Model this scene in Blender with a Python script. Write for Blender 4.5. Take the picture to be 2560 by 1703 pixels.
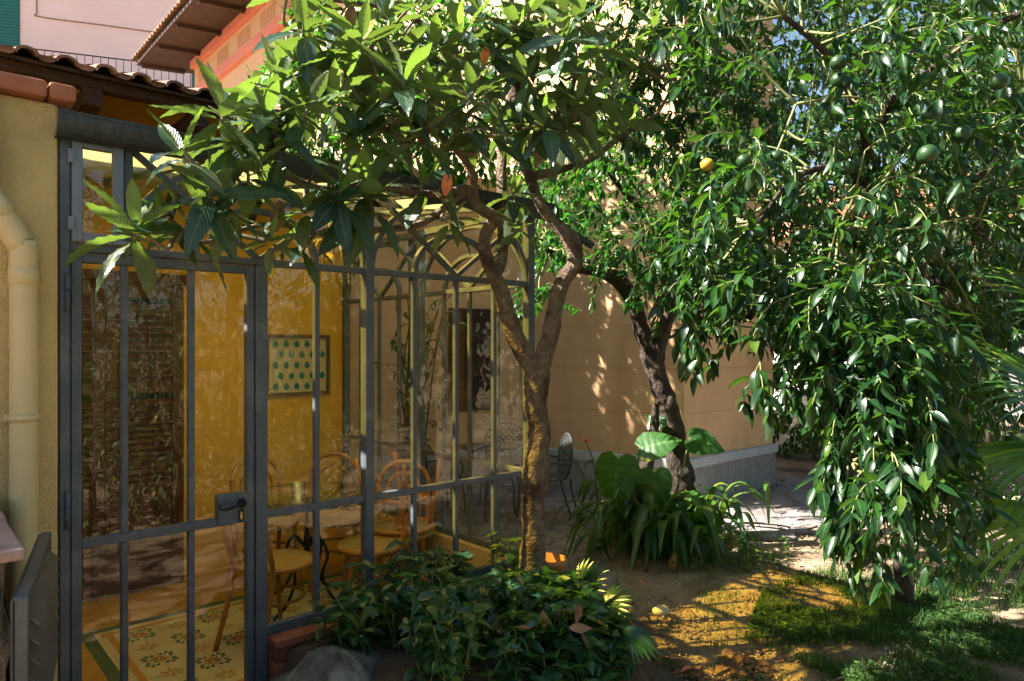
import bpy, math, random
import numpy as np
from mathutils import Vector, Matrix, noise

random.seed(7); rng = np.random.default_rng(7)
sc = bpy.context.scene
for o in list(bpy.data.objects): bpy.data.objects.remove(o)
COL = sc.collection
R = math.radians

# ------------------------------------------------------------------ camera
F = 1750.0; CX, HY, CZ = 1280.0, 868.0, 1.7
cd = bpy.data.cameras.new('camera'); cam = bpy.data.objects.new('camera', cd); COL.objects.link(cam)
cd.sensor_width = 36; cd.lens = 36*F/2560; cd.shift_y = (HY-851.5)/2560
cd.clip_start = .05; cd.clip_end = 1000
cam.location = (0, 0, CZ); cam.rotation_euler = (R(90), 0, 0)
sc.camera = cam
# ------------------------------------------------------------------ sky, sun, exposure
SUN_EL, SUN_PHI = 44.0, -9.0           # sun from the left, slightly behind the scene
to_sun = Vector((-math.cos(R(SUN_PHI))*math.cos(R(SUN_EL)), math.sin(R(SUN_PHI))*math.cos(R(SUN_EL)), math.sin(R(SUN_EL))))
w = bpy.data.worlds.new('World'); sc.world = w; w.use_nodes = True
nt = w.node_tree; nt.nodes.clear()
sky = nt.nodes.new('ShaderNodeTexSky'); sky.sky_type = 'NISHITA'; sky.sun_disc = False
sky.sun_elevation = R(SUN_EL); sky.sun_rotation = math.atan2(to_sun.x, to_sun.y)
sky.air_density = 1.0; sky.dust_density = 1.2; sky.ozone_density = 1.0
bg = nt.nodes.new('ShaderNodeBackground'); bg.inputs[1].default_value = .052
out = nt.nodes.new('ShaderNodeOutputWorld')
nt.links.new(sky.outputs[0], bg.inputs[0]); nt.links.new(bg.outputs[0], out.inputs[0])
sd = bpy.data.lights.new('sun', 'SUN'); sun = bpy.data.objects.new('sun', sd); COL.objects.link(sun)
sd.energy = 5.0; sd.angle = R(.53); sd.color = (1, .95, .86)
sun.rotation_euler = (-to_sun).to_track_quat('-Z', 'Y').to_euler(); sun.location = to_sun*30
vs = sc.view_settings; vs.view_transform = 'Standard'; vs.look = 'None'; vs.gamma = 1; vs.use_curve_mapping = False
vs.exposure = 2.25
sc.render.engine = 'CYCLES'
cy = sc.cycles; cy.max_bounces = 6; cy.diffuse_bounces = 3; cy.glossy_bounces = 2; cy.transmission_bounces = 4
cy.transparent_max_bounces = 18; cy.use_adaptive_sampling = True; cy.adaptive_threshold = .03; cy.caustics_reflective = False; cy.caustics_refractive = False
cy.use_denoising = True; cy.sample_clamp_indirect = 8

# ------------------------------------------------------------------ helpers
TH = R(48.5)
D2 = Vector((math.sin(TH), math.cos(TH), 0)); N2 = Vector((-math.cos(TH), math.sin(TH), 0))
PM = Vector((-1.13, 3.125, 0))
def W(s, t, z=0.0): v = PM + D2*s + N2*t; return Vector((v.x, v.y, z))
def LOC(p): q = Vector((p[0], p[1], 0))-PM; return q.dot(D2), q.dot(N2)
def px(x, y, Y): return Vector(((x-CX)/F*Y, Y, CZ-(y-HY)/F*Y))
def gp(x, y, z=0.0): Y = F*(CZ-z)/(y-HY); return Vector(((x-CX)/F*Y, Y, z))
def Yf(x, t=0.0):
    k = (x-CX)/F; o = PM+N2*t
    s = (k*o.y-o.x)/(D2.x-k*D2.y); return o.y+D2.y*s
WM = {}
def attach(o, parent):
    if parent is not None:
        o.parent = parent; o.matrix_parent_inverse = WM[parent.name].inverted()
def tag(o, label=None, cat=None, group=None, kind=None):
    if label: o['label'] = label
    if cat: o['category'] = cat
    if group: o['group'] = group
    if kind: o['kind'] = kind
    return o
def thing(name, label, cat, loc=(0, 0, 0), group=None):
    o = bpy.data.objects.new(name, None); COL.objects.link(o); o.empty_display_size = .1
    o.location = loc; WM[o.name] = Matrix.Translation(Vector(loc)); return tag(o, label, cat, group)
def place(name, me, M=None, parent=None):
    o = bpy.data.objects.new(name, me); COL.objects.link(o)
    M = M if M is not None else Matrix.Identity(4)
    o.matrix_basis = M; WM[o.name] = M.copy(); attach(o, parent); return o

class MB:
    def __init__(self): self.v = []; self.f = []; self.sm = []
    def add(self, vs_, fs, smooth=False):
        b = len(self.v); self.v += [tuple(p) for p in vs_]; self.f += [[i+b for i in f] for f in fs]; self.sm += [smooth]*len(fs); return self
    def hexa(self, p):   # 8 points: bottom 4, top 4
        return self.add(p, [(3,2,1,0),(4,5,6,7),(0,1,5,4),(1,2,6,5),(2,3,7,6),(3,0,4,7)])
    def box(self, x0, x1, y0, y1, z0, z1, M=None):
        p = [(x0,y0,z0),(x1,y0,z0),(x1,y1,z0),(x0,y1,z0),(x0,y0,z1),(x1,y0,z1),(x1,y1,z1),(x0,y1,z1)]
        if M is not None: p = [M @ Vector(q) for q in p]
        return self.hexa(p)
    def lbox(self, s0, s1, t0, t1, z0, z1):     # box in facade coordinates
        p = [W(s0,t0,z0),W(s1,t0,z0),W(s1,t1,z0),W(s0,t1,z0),W(s0,t0,z1),W(s1,t0,z1),W(s1,t1,z1),W(s0,t1,z1)]
        return self.hexa(p)
    def prism(self, poly, a, b):                # two parallel rings of points given by functions
        n = len(poly); A = [a(q) for q in poly]; B = [b(q) for q in poly]
        fs = [tuple(range(n-1,-1,-1)), tuple(range(n,2*n))]+[(i,(i+1)%n,n+(i+1)%n,n+i) for i in range(n)]
        return self.add(A+B, fs)
    def tube(self, pts, rad, k=8, cap=True, bump=0.0, seed=0):
        pts = [Vector(p) for p in pts]; n = len(pts)
        if not hasattr(rad, '__len__'): rad = [rad]*n
        ref = Vector((0.13, .21, 1)); vs_ = []; prev = None
        for i, p in enumerate(pts):
            tdir = (pts[min(i+1,n-1)]-pts[max(i-1,0)]).normalized()
            if prev is None:
                x = tdir.cross(ref); x = x.normalized() if x.length > 1e-3 else Vector((1,0,0))
            else:
                x = (prev-tdir*prev.dot(tdir)).normalized()
            prev = x; y = tdir.cross(x)
            for j in range(k):
                a = 2*math.pi*j/k; q = x*math.cos(a)+y*math.sin(a); r = rad[i]
                if bump: r *= 1+bump*noise.noise((p+q*rad[i])*9+Vector((seed,0,0)))+.5*bump*noise.noise((p+q*rad[i])*27)
                vs_.append(p+q*r)
        fs = [(i*k+j, i*k+(j+1)%k, (i+1)*k+(j+1)%k, (i+1)*k+j) for i in range(n-1) for j in range(k)]
        if cap: fs += [tuple(range(k-1,-1,-1)), tuple((n-1)*k+j for j in range(k))]
        return self.add(vs_, fs, True)
    def lathe(self, prof, c, k=20, axis=Vector((0,0,1))):
        axis = axis.normalized(); x = axis.orthogonal().normalized(); y = axis.cross(x); c = Vector(c)
        vs_ = [c+axis*z+(x*math.cos(2*math.pi*j/k)+y*math.sin(2*math.pi*j/k))*r for r, z in prof for j in range(k)]
        n = len(prof); fs = [(i*k+j, i*k+(j+1)%k, (i+1)*k+(j+1)%k, (i+1)*k+j) for i in range(n-1) for j in range(k)]
        return self.add(vs_, fs, True)
    def mesh(self, name, mat, M=None):
        me = bpy.data.meshes.new(name); v = self.v
        if M is not None: Mi = M.inverted(); v = [tuple(Mi @ Vector(q)) for q in v]
        me.from_pydata(v, [], self.f); me.polygons.foreach_set('use_smooth', self.sm)
        for m in (mat if isinstance(mat, (list, tuple)) else [mat]): me.materials.append(m)
        me.update(); return me
    def build(self, name, mat, parent=None):
        a = np.array(self.v); c = Vector((a.min(0)+a.max(0))/2); M = Matrix.Translation(c)
        return place(name, self.mesh(name, mat, M), M, parent)
def bevel(o, w_=.004, seg=2):
    m = o.modifiers.new('bevel', 'BEVEL'); m.width = w_; m.segments = seg; m.limit_method = 'ANGLE'; m.angle_limit = R(40); return o
def smooth_path(pts, n=6):
    pts = [Vector(p) for p in pts]; o = []
    for i in range(len(pts)-1):
        p0, p1, p2, p3 = pts[max(i-1,0)], pts[i], pts[i+1], pts[min(i+2,len(pts)-1)]
        for k in range(n):
            u = k/n
            o.append(.5*((2*p1)+(p2-p0)*u+(2*p0-5*p1+4*p2-p3)*u*u+(3*p1-p0-3*p2+p3)*u**3))
    o.append(pts[-1]); return o
def lerp_r(r, n): return [float(np.interp(i/(n-1), np.linspace(0,1,len(r)), r)) for i in range(n)]

# ------------------------------------------------------------------ materials
MATS = {}
def mat(name, c1, c2=None, scale=6.0, rough=.7, bump=0.0, bscale=60.0, metal=0.0, spec=.4, obj_var=0.0, detail=6, c3=None, c3s=1.5, stretch=None, bdist=.01):
    m = bpy.data.materials.new(name); m.use_nodes = True; n = m.node_tree; b = n.nodes['Principled BSDF']; L = n.links.new
    tc = n.nodes.new('ShaderNodeTexCoord'); src = tc.outputs['Object']
    geo = n.nodes.new('ShaderNodeNewGeometry'); src = geo.outputs['Position']
    if stretch:
        mp = n.nodes.new('ShaderNodeMapping'); mp.inputs['Scale'].default_value = stretch; L(src, mp.inputs['Vector']); src = mp.outputs[0]
    col = None
    b.inputs['Base Color'].default_value = (*c1, 1)
    if c2:
        tx = n.nodes.new('ShaderNodeTexNoise'); tx.inputs['Scale'].default_value = scale; tx.inputs['Detail'].default_value = detail; tx.inputs['Roughness'].default_value = .65
        L(src, tx.inputs['Vector'])
        rp = n.nodes.new('ShaderNodeValToRGB'); rp.color_ramp.elements[0].position = .32; rp.color_ramp.elements[1].position = .68
        rp.color_ramp.elements[0].color = (*c1, 1); rp.color_ramp.elements[1].color = (*c2, 1); L(tx.outputs[0], rp.inputs[0]); col = rp.outputs[0]
        if c3:
            t3 = n.nodes.new('ShaderNodeTexNoise'); t3.inputs['Scale'].default_value = c3s; t3.inputs['Detail'].default_value = 8; L(src, t3.inputs['Vector'])
            r3 = n.nodes.new('ShaderNodeValToRGB'); r3.color_ramp.elements[0].position = .5; r3.color_ramp.elements[1].position = .64
            L(t3.outputs[0], r3.inputs[0]); mx = n.nodes.new('ShaderNodeMix'); mx.data_type = 'RGBA'; L(r3.outputs[0], mx.inputs[0]); L(col, mx.inputs[6]); mx.inputs[7].default_value = (*c3, 1); col = mx.outputs[2]
    if obj_var:
        oi = n.nodes.new('ShaderNodeObjectInfo'); mr = n.nodes.new('ShaderNodeMapRange'); mr.inputs[3].default_value = 1-obj_var; mr.inputs[4].default_value = 1+obj_var
        L(oi.outputs['Random'], mr.inputs[0]); hs = n.nodes.new('ShaderNodeHueSaturation'); L(mr.outputs[0], hs.inputs['Value'])
        if col: L(col, hs.inputs['Color'])
        else: hs.inputs['Color'].default_value = (*c1, 1)
        col = hs.outputs[0]
    if col: L(col, b.inputs['Base Color'])
    b.inputs['Roughness'].default_value = rough; b.inputs['Metallic'].default_value = metal; b.inputs['Specular IOR Level'].default_value = spec
    if bump:
        bt = n.nodes.new('ShaderNodeTexNoise'); bt.inputs['Scale'].default_value = bscale; bt.inputs['Detail'].default_value = 5; L(src, bt.inputs['Vector'])
        bn = n.nodes.new('ShaderNodeBump'); bn.inputs['Strength'].default_value = bump; bn.inputs['Distance'].default_value = bdist; L(bt.outputs[0], bn.inputs['Height']); L(bn.outputs[0], b.inputs['Normal'])
    MATS[name] = m; return m
def glass_mat(name, tint, base=.045, rough=0.0):
    m = bpy.data.materials.new(name); m.use_nodes = True; n = m.node_tree; n.nodes.clear(); L = n.links.new
    o = n.nodes.new('ShaderNodeOutputMaterial'); tr = n.nodes.new('ShaderNodeBsdfTransparent'); tr.inputs[0].default_value = (*tint, 1)
    gl = n.nodes.new('ShaderNodeBsdfGlossy'); gl.inputs['Roughness'].default_value = rough; gl.inputs[0].default_value = (1,1,1,1)
    lw = n.nodes.new('ShaderNodeLayerWeight'); lw.inputs[0].default_value = .5
    p = n.nodes.new('ShaderNodeMath'); p.operation = 'POWER'; p.inputs[1].default_value = 5; L(lw.outputs['Facing'], p.inputs[0])
    mr = n.nodes.new('ShaderNodeMapRange'); mr.inputs[3].default_value = base; mr.inputs[4].default_value = 1; L(p.outputs[0], mr.inputs[0])
    tx = n.nodes.new('ShaderNodeTexNoise'); tx.inputs['Scale'].default_value = 3; ge = n.nodes.new('ShaderNodeNewGeometry'); L(ge.outputs['Position'], tx.inputs['Vector'])
    bp = n.nodes.new('ShaderNodeBump'); bp.inputs['Strength'].default_value = .009; bp.inputs['Distance'].default_value = .01; L(tx.outputs[0], bp.inputs['Height']); L(bp.outputs[0], gl.inputs['Normal'])
    mx = n.nodes.new('ShaderNodeMixShader'); L(mr.outputs[0], mx.inputs[0]); L(tr.outputs[0], mx.inputs[1]); L(gl.outputs[0], mx.inputs[2]); L(mx.outputs[0], o.inputs[0]); return m
def leaf_mat(name, dark, light, back, trans, tw=.35, rough=.35, rib=(.3,.4,.12), veins=0.0, spec=.5, blemish=None):
    m = bpy.data.materials.new(name); m.use_nodes = True; n = m.node_tree; b = n.nodes['Principled BSDF']; L = n.links.new; o = n.nodes['Material Output']
    at = n.nodes.new('ShaderNodeAttribute'); at.attribute_name = 'rnd'; oi = n.nodes.new('ShaderNodeObjectInfo')
    ad = n.nodes.new('ShaderNodeMath'); L(at.outputs['Fac'], ad.inputs[0]); L(oi.outputs['Random'], ad.inputs[1]); fr = n.nodes.new('ShaderNodeMath'); fr.operation = 'FRACT'; L(ad.outputs[0], fr.inputs[0])
    rp = n.nodes.new('ShaderNodeValToRGB'); e = rp.color_ramp.elements; e[0].color = (*dark,1); e[1].color = (*light,1); e[0].position = .2; e[1].position = .92; e2_ = rp.color_ramp.elements.new(.97); e2_.color = (min(1,light[0]*3.2), light[1]*1.7, light[2]*1.1, 1); L(fr.outputs[0], rp.inputs[0])
    lu = n.nodes.new('ShaderNodeAttribute'); lu.attribute_name = 'lu'; ab = n.nodes.new('ShaderNodeMath'); ab.operation = 'ABSOLUTE'; L(lu.outputs['Fac'], ab.inputs[0])
    mr = n.nodes.new('ShaderNodeMapRange'); mr.inputs[1].default_value = .0; mr.inputs[2].default_value = .14; mr.inputs[3].default_value = .75; mr.inputs[4].default_value = 0; L(ab.outputs[0], mr.inputs[0])
    mx = n.nodes.new('ShaderNodeMix'); mx.data_type = 'RGBA'; L(mr.outputs[0], mx.inputs[0]); L(rp.outputs[0], mx.inputs[6]); mx.inputs[7].default_value = (*rib,1)
    ge = n.nodes.new('ShaderNodeNewGeometry'); mb_ = n.nodes.new('ShaderNodeMix'); mb_.data_type = 'RGBA'; L(ge.outputs['Backfacing'], mb_.inputs[0]); L(mx.outputs[2], mb_.inputs[6]); mb_.inputs[7].default_value = (*back,1)
    col = mb_.outputs[2]
    if veins:
        lv = n.nodes.new('ShaderNodeAttribute'); lv.attribute_name = 'lv'
        k = n.nodes.new('ShaderNodeMath'); k.operation = 'MULTIPLY_ADD'; k.inputs[1].default_value = -.28; L(ab.outputs[0], k.inputs[0]); L(lv.outputs['Fac'], k.inputs[2])
        s_ = n.nodes.new('ShaderNodeMath'); s_.operation = 'MULTIPLY'; s_.inputs[1].default_value = veins; L(k.outputs[0], s_.inputs[0])
        pp = n.nodes.new('ShaderNodeMath'); pp.operation = 'PINGPONG'; pp.inputs[1].default_value = .5; L(s_.outputs[0], pp.inputs[0])
        vm = n.nodes.new('ShaderNodeMapRange'); vm.inputs[2].default_value = .09; vm.inputs[3].default_value = .5; vm.inputs[4].default_value = 0; L(pp.outputs[0], vm.inputs[0])
        vx = n.nodes.new('ShaderNodeMix'); vx.data_type = 'RGBA'; L(vm.outputs[0], vx.inputs[0]); L(col, vx.inputs[6]); vx.inputs[7].default_value = (*rib,1); col = vx.outputs[2]
    tn = n.nodes.new('ShaderNodeTexNoise'); tn.inputs['Scale'].default_value = 35; tn.inputs['Detail'].default_value = 4; L(ge.outputs['Position'], tn.inputs['Vector'])
    hs = n.nodes.new('ShaderNodeHueSaturation'); mv = n.nodes.new('ShaderNodeMapRange'); mv.inputs[1].default_value = .3; mv.inputs[2].default_value = .7; mv.inputs[3].default_value = .75; mv.inputs[4].default_value = 1.25
    L(tn.outputs[0], mv.inputs[0]); L(mv.outputs[0], hs.inputs['Value']); L(col, hs.inputs['Color']); col = hs.outputs[0]
    if blemish:
        t2 = n.nodes.new('ShaderNodeTexNoise'); t2.inputs['Scale'].default_value = 22; t2.inputs['Detail'].default_value = 3; L(ge.outputs['Position'], t2.inputs['Vector'])
        r2 = n.nodes.new('ShaderNodeMapRange'); r2.inputs[1].default_value = .68; r2.inputs[2].default_value = .74; L(t2.outputs[0], r2.inputs[0])
        m2 = n.nodes.new('ShaderNodeMix'); m2.data_type = 'RGBA'; L(r2.outputs[0], m2.inputs[0]); L(col, m2.inputs[6]); m2.inputs[7].default_value = (*blemish,1); col = m2.outputs[2]
    L(col, b.inputs['Base Color']); b.inputs['Roughness'].default_value = rough; b.inputs['Specular IOR Level'].default_value = spec
    if veins:
        bn = n.nodes.new('ShaderNodeBump'); bn.inputs['Strength'].default_value = .7; bn.inputs['Distance'].default_value = .004; L(pp.outputs[0], bn.inputs['Height']); L(bn.outputs[0], b.inputs['Normal'])
    tb = n.nodes.new('ShaderNodeBsdfTranslucent'); h2 = n.nodes.new('ShaderNodeMix'); h2.data_type = 'RGBA'; h2.blend_type = 'MULTIPLY'; h2.inputs[0].default_value = .0
    tm = n.nodes.new('ShaderNodeMix'); tm.data_type = 'RGBA'; L(fr.outputs[0], tm.inputs[0]); tm.inputs[6].default_value = (trans[0]*.7, trans[1]*.7, trans[2]*.7, 1); tm.inputs[7].default_value = (*trans,1); L(tm.outputs[2], tb.inputs[0])
    if veins:
        vr = n.nodes.new('ShaderNodeMapRange'); vr.inputs[1].default_value = 0; vr.inputs[2].default_value = .22; vr.inputs[3].default_value = .45; vr.inputs[4].default_value = 1.1; L(pp.outputs[0], vr.inputs[0])
        vh = n.nodes.new('ShaderNodeHueSaturation'); L(vr.outputs[0], vh.inputs['Value']); L(tm.outputs[2], vh.inputs['Color']); L(vh.outputs[0], tb.inputs[0])
    ms = n.nodes.new('ShaderNodeMixShader'); ms.inputs[0].default_value = tw; L(b.outputs[0], ms.inputs[1]); L(tb.outputs[0], ms.inputs[2]); L(ms.outputs[0], o.inputs[0]); return m

# ------------------------------------------------------------------ foliage machinery
def leaf_geo(Wd, segs=8, half=2, curl=.25, fold=.15, pleat=0.0, tip=.02, serr=0.0, belly=.45, wave=0.0, side=0.0, seed=0, petiole=.0):
    """leaf of length 1 along +Y, quads only. returns verts, quads, lu, lv"""
    r = random.Random(seed); vs_, lu, lv = [], [], []; nx = 2*half+1
    for i in range(segs+1):
        u = i/segs; a = belly
        prof = (u/a)**.75*(2-(u/a)**.75) if u < a else 1-((u-a)/(1-a))**1.7
        wd = max(tip*(1-u*.8), Wd*.5*max(prof, 0))
        if u == 0: wd = max(.012, petiole)
        for j in range(nx):
            q = (j-half)/half
            se = 1+serr*(1 if i % 2 else -1)*(abs(q) == 1)*(0 < i < segs)
            x = q*wd*se; z = -curl*u*u + fold*abs(x) + pleat*(1 if (i % 2) else -1)*abs(q)**.7*(0 < i < segs) + wave*math.sin(u*7+seed+q*2)*abs(q)
            vs_.append((x+side*u*u, petiole*3*0+u-.12*curl*u*u, z)); lu.append(q); lv.append(u)
    qs = [(i*nx+j, i*nx+j+1, (i+1)*nx+j+1, (i+1)*nx+j) for i in range(segs) for j in range(nx-1)]
    return np.array(vs_, float), np.array(qs, np.int64), np.array(lu, float), np.array(lv, float)
def fast_mesh(name, V, Q, m, rnd=None, lu=None, lv=None, smooth=True):
    me = bpy.data.meshes.new(name); nv, nq = len(V), len(Q)
    me.vertices.add(nv); me.vertices.foreach_set('co', V.astype(np.float32).ravel())
    me.loops.add(nq*4); me.loops.foreach_set('vertex_index', Q.astype(np.int32).ravel())
    me.polygons.add(nq); me.polygons.foreach_set('loop_start', np.arange(0, nq*4, 4, dtype=np.int32)); 
    me.polygons.foreach_set('use_smooth', np.full(nq, smooth)); me.update(calc_edges=True); me.validate()
    for k, a in (('lu', lu), ('lv', lv), ('rnd', rnd)):
        if a is not None:
            at = me.attributes.new(k, 'FLOAT', 'POINT'); at.data.foreach_set('value', a.astype(np.float32))
    me.materials.append(m); return me
def fr(dirv, up, L=1.0, pos=(0,0,0)):
    y = Vector(dirv).normalized(); z = Vector(up); z = z-y*z.dot(y)
    if z.length < 1e-4: z = y.orthogonal()
    z.normalize(); x = y.cross(z); M = np.eye(4)
    M[:3,0] = np.array(x)*L; M[:3,1] = np.array(y)*L; M[:3,2] = np.array(z)*L; M[:3,3] = pos; return M
def screen_size(M):
    p = M[:3,3]; L = np.linalg.norm(M[:3,1]); y = p[1]
    if y < .4: return -1
    sx, sy = CX+F*p[0]/y, HY-F*(p[2]-CZ)/y
    if not (-60 < sx < 2620 and -60 < sy < 1760): return -1
    return F*L/y
def foliage(parent, leaves, geos, m, nobj=300, name='leaf', stuff_name='foliage', min_px=14):
    """leaves: list of (matrix, variant). The largest on screen become objects of their own, the rest one joined part."""
    sz = np.array([screen_size(M)*(.6+.4*random.random()) for M, _ in leaves]); order = np.argsort(-sz)
    top = [i for i in order[:nobj] if sz[i] > min_px]; tops = set(top)
    mes = [fast_mesh(name, g[0], g[1], m, None, g[2], g[3]) for g in geos]
    for i in top:
        M, k = leaves[i]; place(name, mes[k], Matrix(M.tolist()), parent)
    rest = [l for i, l in enumerate(leaves) if i not in tops]
    if rest:
        Vs, Qs, rs, us, vs_ = [], [], [], [], []; off = 0
        for k, g in enumerate(geos):
            Ms = np.array([M for M, kk in rest if kk == k])
            if not len(Ms): continue
            V = np.einsum('nij,vj->nvi', Ms[:,:3,:3], g[0])+Ms[:,None,:3,3]; n, nv = V.shape[:2]
            Vs.append(V.reshape(-1,3)); Qs.append((g[1][None]+(np.arange(n)*nv)[:,None,None]).reshape(-1,4)+off); off += n*nv
            rs.append(np.repeat(rng.random(n), nv)); us.append(np.tile(g[2], n)); vs_.append(np.tile(g[3], n))
        me = fast_mesh(stuff_name, np.concatenate(Vs), np.concatenate(Qs), m, np.concatenate(rs), np.concatenate(us), np.concatenate(vs_))
        o = place(stuff_name, me, None, parent); o['kind'] = 'stuff'; return o
def rv(a=1.0): return Vector((random.gauss(0,a), random.gauss(0,a), random.gauss(0,a)))

M_frame = mat('grey_painted_steel', (.078,.092,.118), (.105,.12,.145), 5, .45, .2, 70, spec=.45, c3=(.135,.145,.16), c3s=7)
M_frame_light = mat('pale_grey_painted_steel', (.2,.235,.29), (.25,.28,.33), 5, .45, .1, 90)
M_gutter = mat('weathered_zinc', (.045,.05,.056), (.085,.09,.1), 7, .42, .15, 40, metal=.4, stretch=(6,6,.6))
M_glass = glass_mat('window_glass', (.98,.985,.97), .028)
M_yglass = glass_mat('yellow_roof_glass', (.99,.86,.38), .04)
_n = M_yglass.node_tree; _o = _n.nodes['Material Output']; _src = _o.inputs[0].links[0].from_socket      # aged roof glass also scatters light
_t = _n.nodes.new('ShaderNodeBsdfTranslucent'); _t.inputs[0].default_value = (.99,.91,.62,1); _m = _n.nodes.new('ShaderNodeMixShader'); _m.inputs[0].default_value = .25
_n.links.new(_src, _m.inputs[1]); _n.links.new(_t.outputs[0], _m.inputs[2]); _n.links.new(_m.outputs[0], _o.inputs[0])
M_ochre = mat('ochre_plaster', (.70,.39,.042), (.78,.44,.06), 2.5, .85, .15, 60)
M_stucco = mat('yellow_stucco', (.80,.57,.24), (.86,.63,.28), 3, .9, 1.0, 130, bdist=.012, c3=(.62,.44,.19), c3s=2)
M_pipe = mat('cream_painted_metal', (.72,.54,.27), (.77,.59,.31), 3, .5, .05, 30)
M_terra = mat('terracotta', (.36,.12,.055), (.45,.16,.075), 6, .7, .25, 50, obj_var=.18)
M_brick = mat('red_brick', (.26,.075,.04), (.36,.12,.06), 14, .8, .4, 80, obj_var=.3)
M_mortar = mat('mortar', (.16,.13,.11), (.22,.18,.15), 30, .95, .4, 90)
M_dwood = mat('dark_roof_wood', (.028,.014,.009), (.06,.03,.018), 8, .75, .3, 60, stretch=(1,1,4))
M_rtile = mat('weathered_roof_tile', (.20,.10,.06), (.30,.17,.11), 9, .9, .5, 40, obj_var=.35, c3=(.09,.085,.075), c3s=9)
M_shutter = mat('varnished_brown_wood', (.055,.014,.005), (.095,.024,.008), 6, .45, .2, 50, stretch=(3,3,.5), obj_var=.12)
M_villa = mat('peach_plaster', (.72,.435,.225), (.80,.50,.265), 2.2, .85, .25, 45, c3=(.63,.37,.19), c3s=1.6, stretch=(1,1,.4), detail=12)
M_villaU = mat('salmon_plaster', (.60,.37,.225), (.66,.415,.255), 1.3, .85, .1, 45)
M_pinkband = mat('pink_moulding', (.62,.20,.15), (.68,.24,.18), 2, .8)
M_groove = mat('frieze_groove', (.50,.25,.15), (.54,.28,.17), 2, .85)
M_plinth = mat('grey_roughcast', (.30,.285,.27), (.42,.40,.38), 12, .95, 1.0, 55, bdist=.03)
M_cap = mat('pale_stone_cap', (.46,.46,.47), (.54,.54,.55), 4, .8, .12, 40)
M_apart = mat('pale_pink_render', (.72,.56,.54), (.78,.62,.59), .6, .9)
M_greenshut = mat('green_roller_shutter', (.01,.12,.10), (.015,.15,.12), 3, .5)
M_iron = mat('dark_iron', (.022,.022,.025), (.035,.033,.03), 20, .5, .2, 80, metal=.6)
M_brass = mat('brass', (.7,.5,.18), None, rough=.35, metal=1)
M_honey = mat('honey_bentwood', (.38,.165,.03), (.50,.235,.05), 7, .42, .1, 60, stretch=(2,2,.7))
M_honey2 = mat('amber_rattan', (.46,.17,.025), (.58,.23,.04), 7, .42, .1, 60, stretch=(2,2,.7))
M_cane = mat('woven_cane', (.42,.255,.07), (.52,.33,.10), 30, .6, .8, 220)
M_bark = mat('loquat_bark', (.15,.105,.068), (.36,.265,.175), 26, .95, 1.0, 60, bdist=.06, c3=(.10,.055,.036), c3s=7, detail=10)
M_bark2 = mat('citrus_bark', (.022,.015,.011), (.06,.04,.028), 12, .9, 1.0, 36, bdist=.03, stretch=(1,1,.5), c3=(.085,.06,.045), c3s=7)
M_twig = mat('grey_twig', (.16,.13,.09), (.26,.22,.14), 12, .85)
M_gtwig = mat('green_twig', (.14,.16,.05), (.24,.24,.10), 12, .7)
M_dirt = mat('tan_garden_dirt', (.24,.165,.095), (.42,.31,.195), 5, .97, .9, 24, bdist=.03, c3=(.13,.085,.05), c3s=1.3, detail=10)
M_soil = mat('dark_soil', (.05,.033,.022), (.12,.08,.05), 10, .97, 1.0, 30, bdist=.03)
M_flag = mat('mauve_flagstone', (.20,.165,.155), (.30,.255,.24), 7, .85, .5, 30, obj_var=.12, c3=(.17,.14,.125), c3s=3)
M_slab = mat('pink_stone_slab', (.34,.20,.17), (.52,.34,.29), 7, .8, .5, 30, c3=(.22,.13,.11), c3s=6)
M_stone = mat('rough_grey_stone', (.16,.125,.095), (.36,.29,.23), 6, .95, 1.0, 22, bdist=.04, c3=(.06,.055,.04), c3s=3)
M_rock = mat('dark_lichen_rock', (.07,.066,.056), (.17,.16,.14), 9, .95, 1.0, 26, bdist=.04, c3=(.26,.25,.22), c3s=6)
M_pebble = mat('pale_pebble', (.55,.46,.33), (.62,.52,.38), 8, .7, .1, 30)
M_metalbox = mat('blue_grey_metal', (.075,.085,.10), (.14,.15,.17), 6, .4, .2, 60, metal=.35)
M_metaldk = mat('dark_grey_metal', (.05,.055,.06), (.09,.095,.1), 6, .45, .1, 60, metal=.3)
M_tile_o = mat('ochre_cement_tile', (.44,.235,.035), (.50,.275,.045), 6, .5, .05, 30, obj_var=.06)
M_tile_g = mat('green_cement_tile', (.075,.13,.06), (.09,.15,.07), 6, .5, obj_var=.06)
M_tile_c = mat('cream_cement_tile', (.55,.47,.30), (.60,.52,.34), 6, .5, obj_var=.04)
M_ink_g = mat('green_tile_print', (.05,.13,.06), None, rough=.5)
M_ink_o = mat('orange_tile_print', (.50,.25,.05), None, rough=.5)
M_ink_r = mat('red_tile_print', (.20,.05,.03), None, rough=.5)
M_pot = mat('terracotta_pot', (.50,.19,.075), (.58,.25,.11), 8, .8, .2, 60)
M_meshchair = mat('grey_metal_mesh', (.055,.058,.06), (.09,.095,.095), 10, .5, metal=.3)
M_black = mat('black_metal', (.015,.015,.016), None, rough=.5)
M_crystal = glass_mat('chandelier_beads', (1,.85,.45), .25, .1)
M_gold = mat('gold_metal', (.75,.5,.12), None, rough=.3, metal=.9)
M_paper = mat('aged_paper', (.52,.44,.27), (.56,.48,.3), 9, .8)
M_teal = mat('teal_print', (.03,.16,.15), None, rough=.8)
M_white = mat('white_render', (.72,.70,.66), (.76,.74,.70), 1, .9)
M_orange = mat('orange_canvas', (.75,.16,.05), None, rough=.8)
M_cloth = mat('white_canvas', (.75,.75,.74), None, rough=.8)
M_red = mat('red_petal', (.75,.10,.05), (.8,.2,.08), 30, .6)
M_cable = mat('brown_cable', (.25,.16,.11), None, rough=.8)
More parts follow.
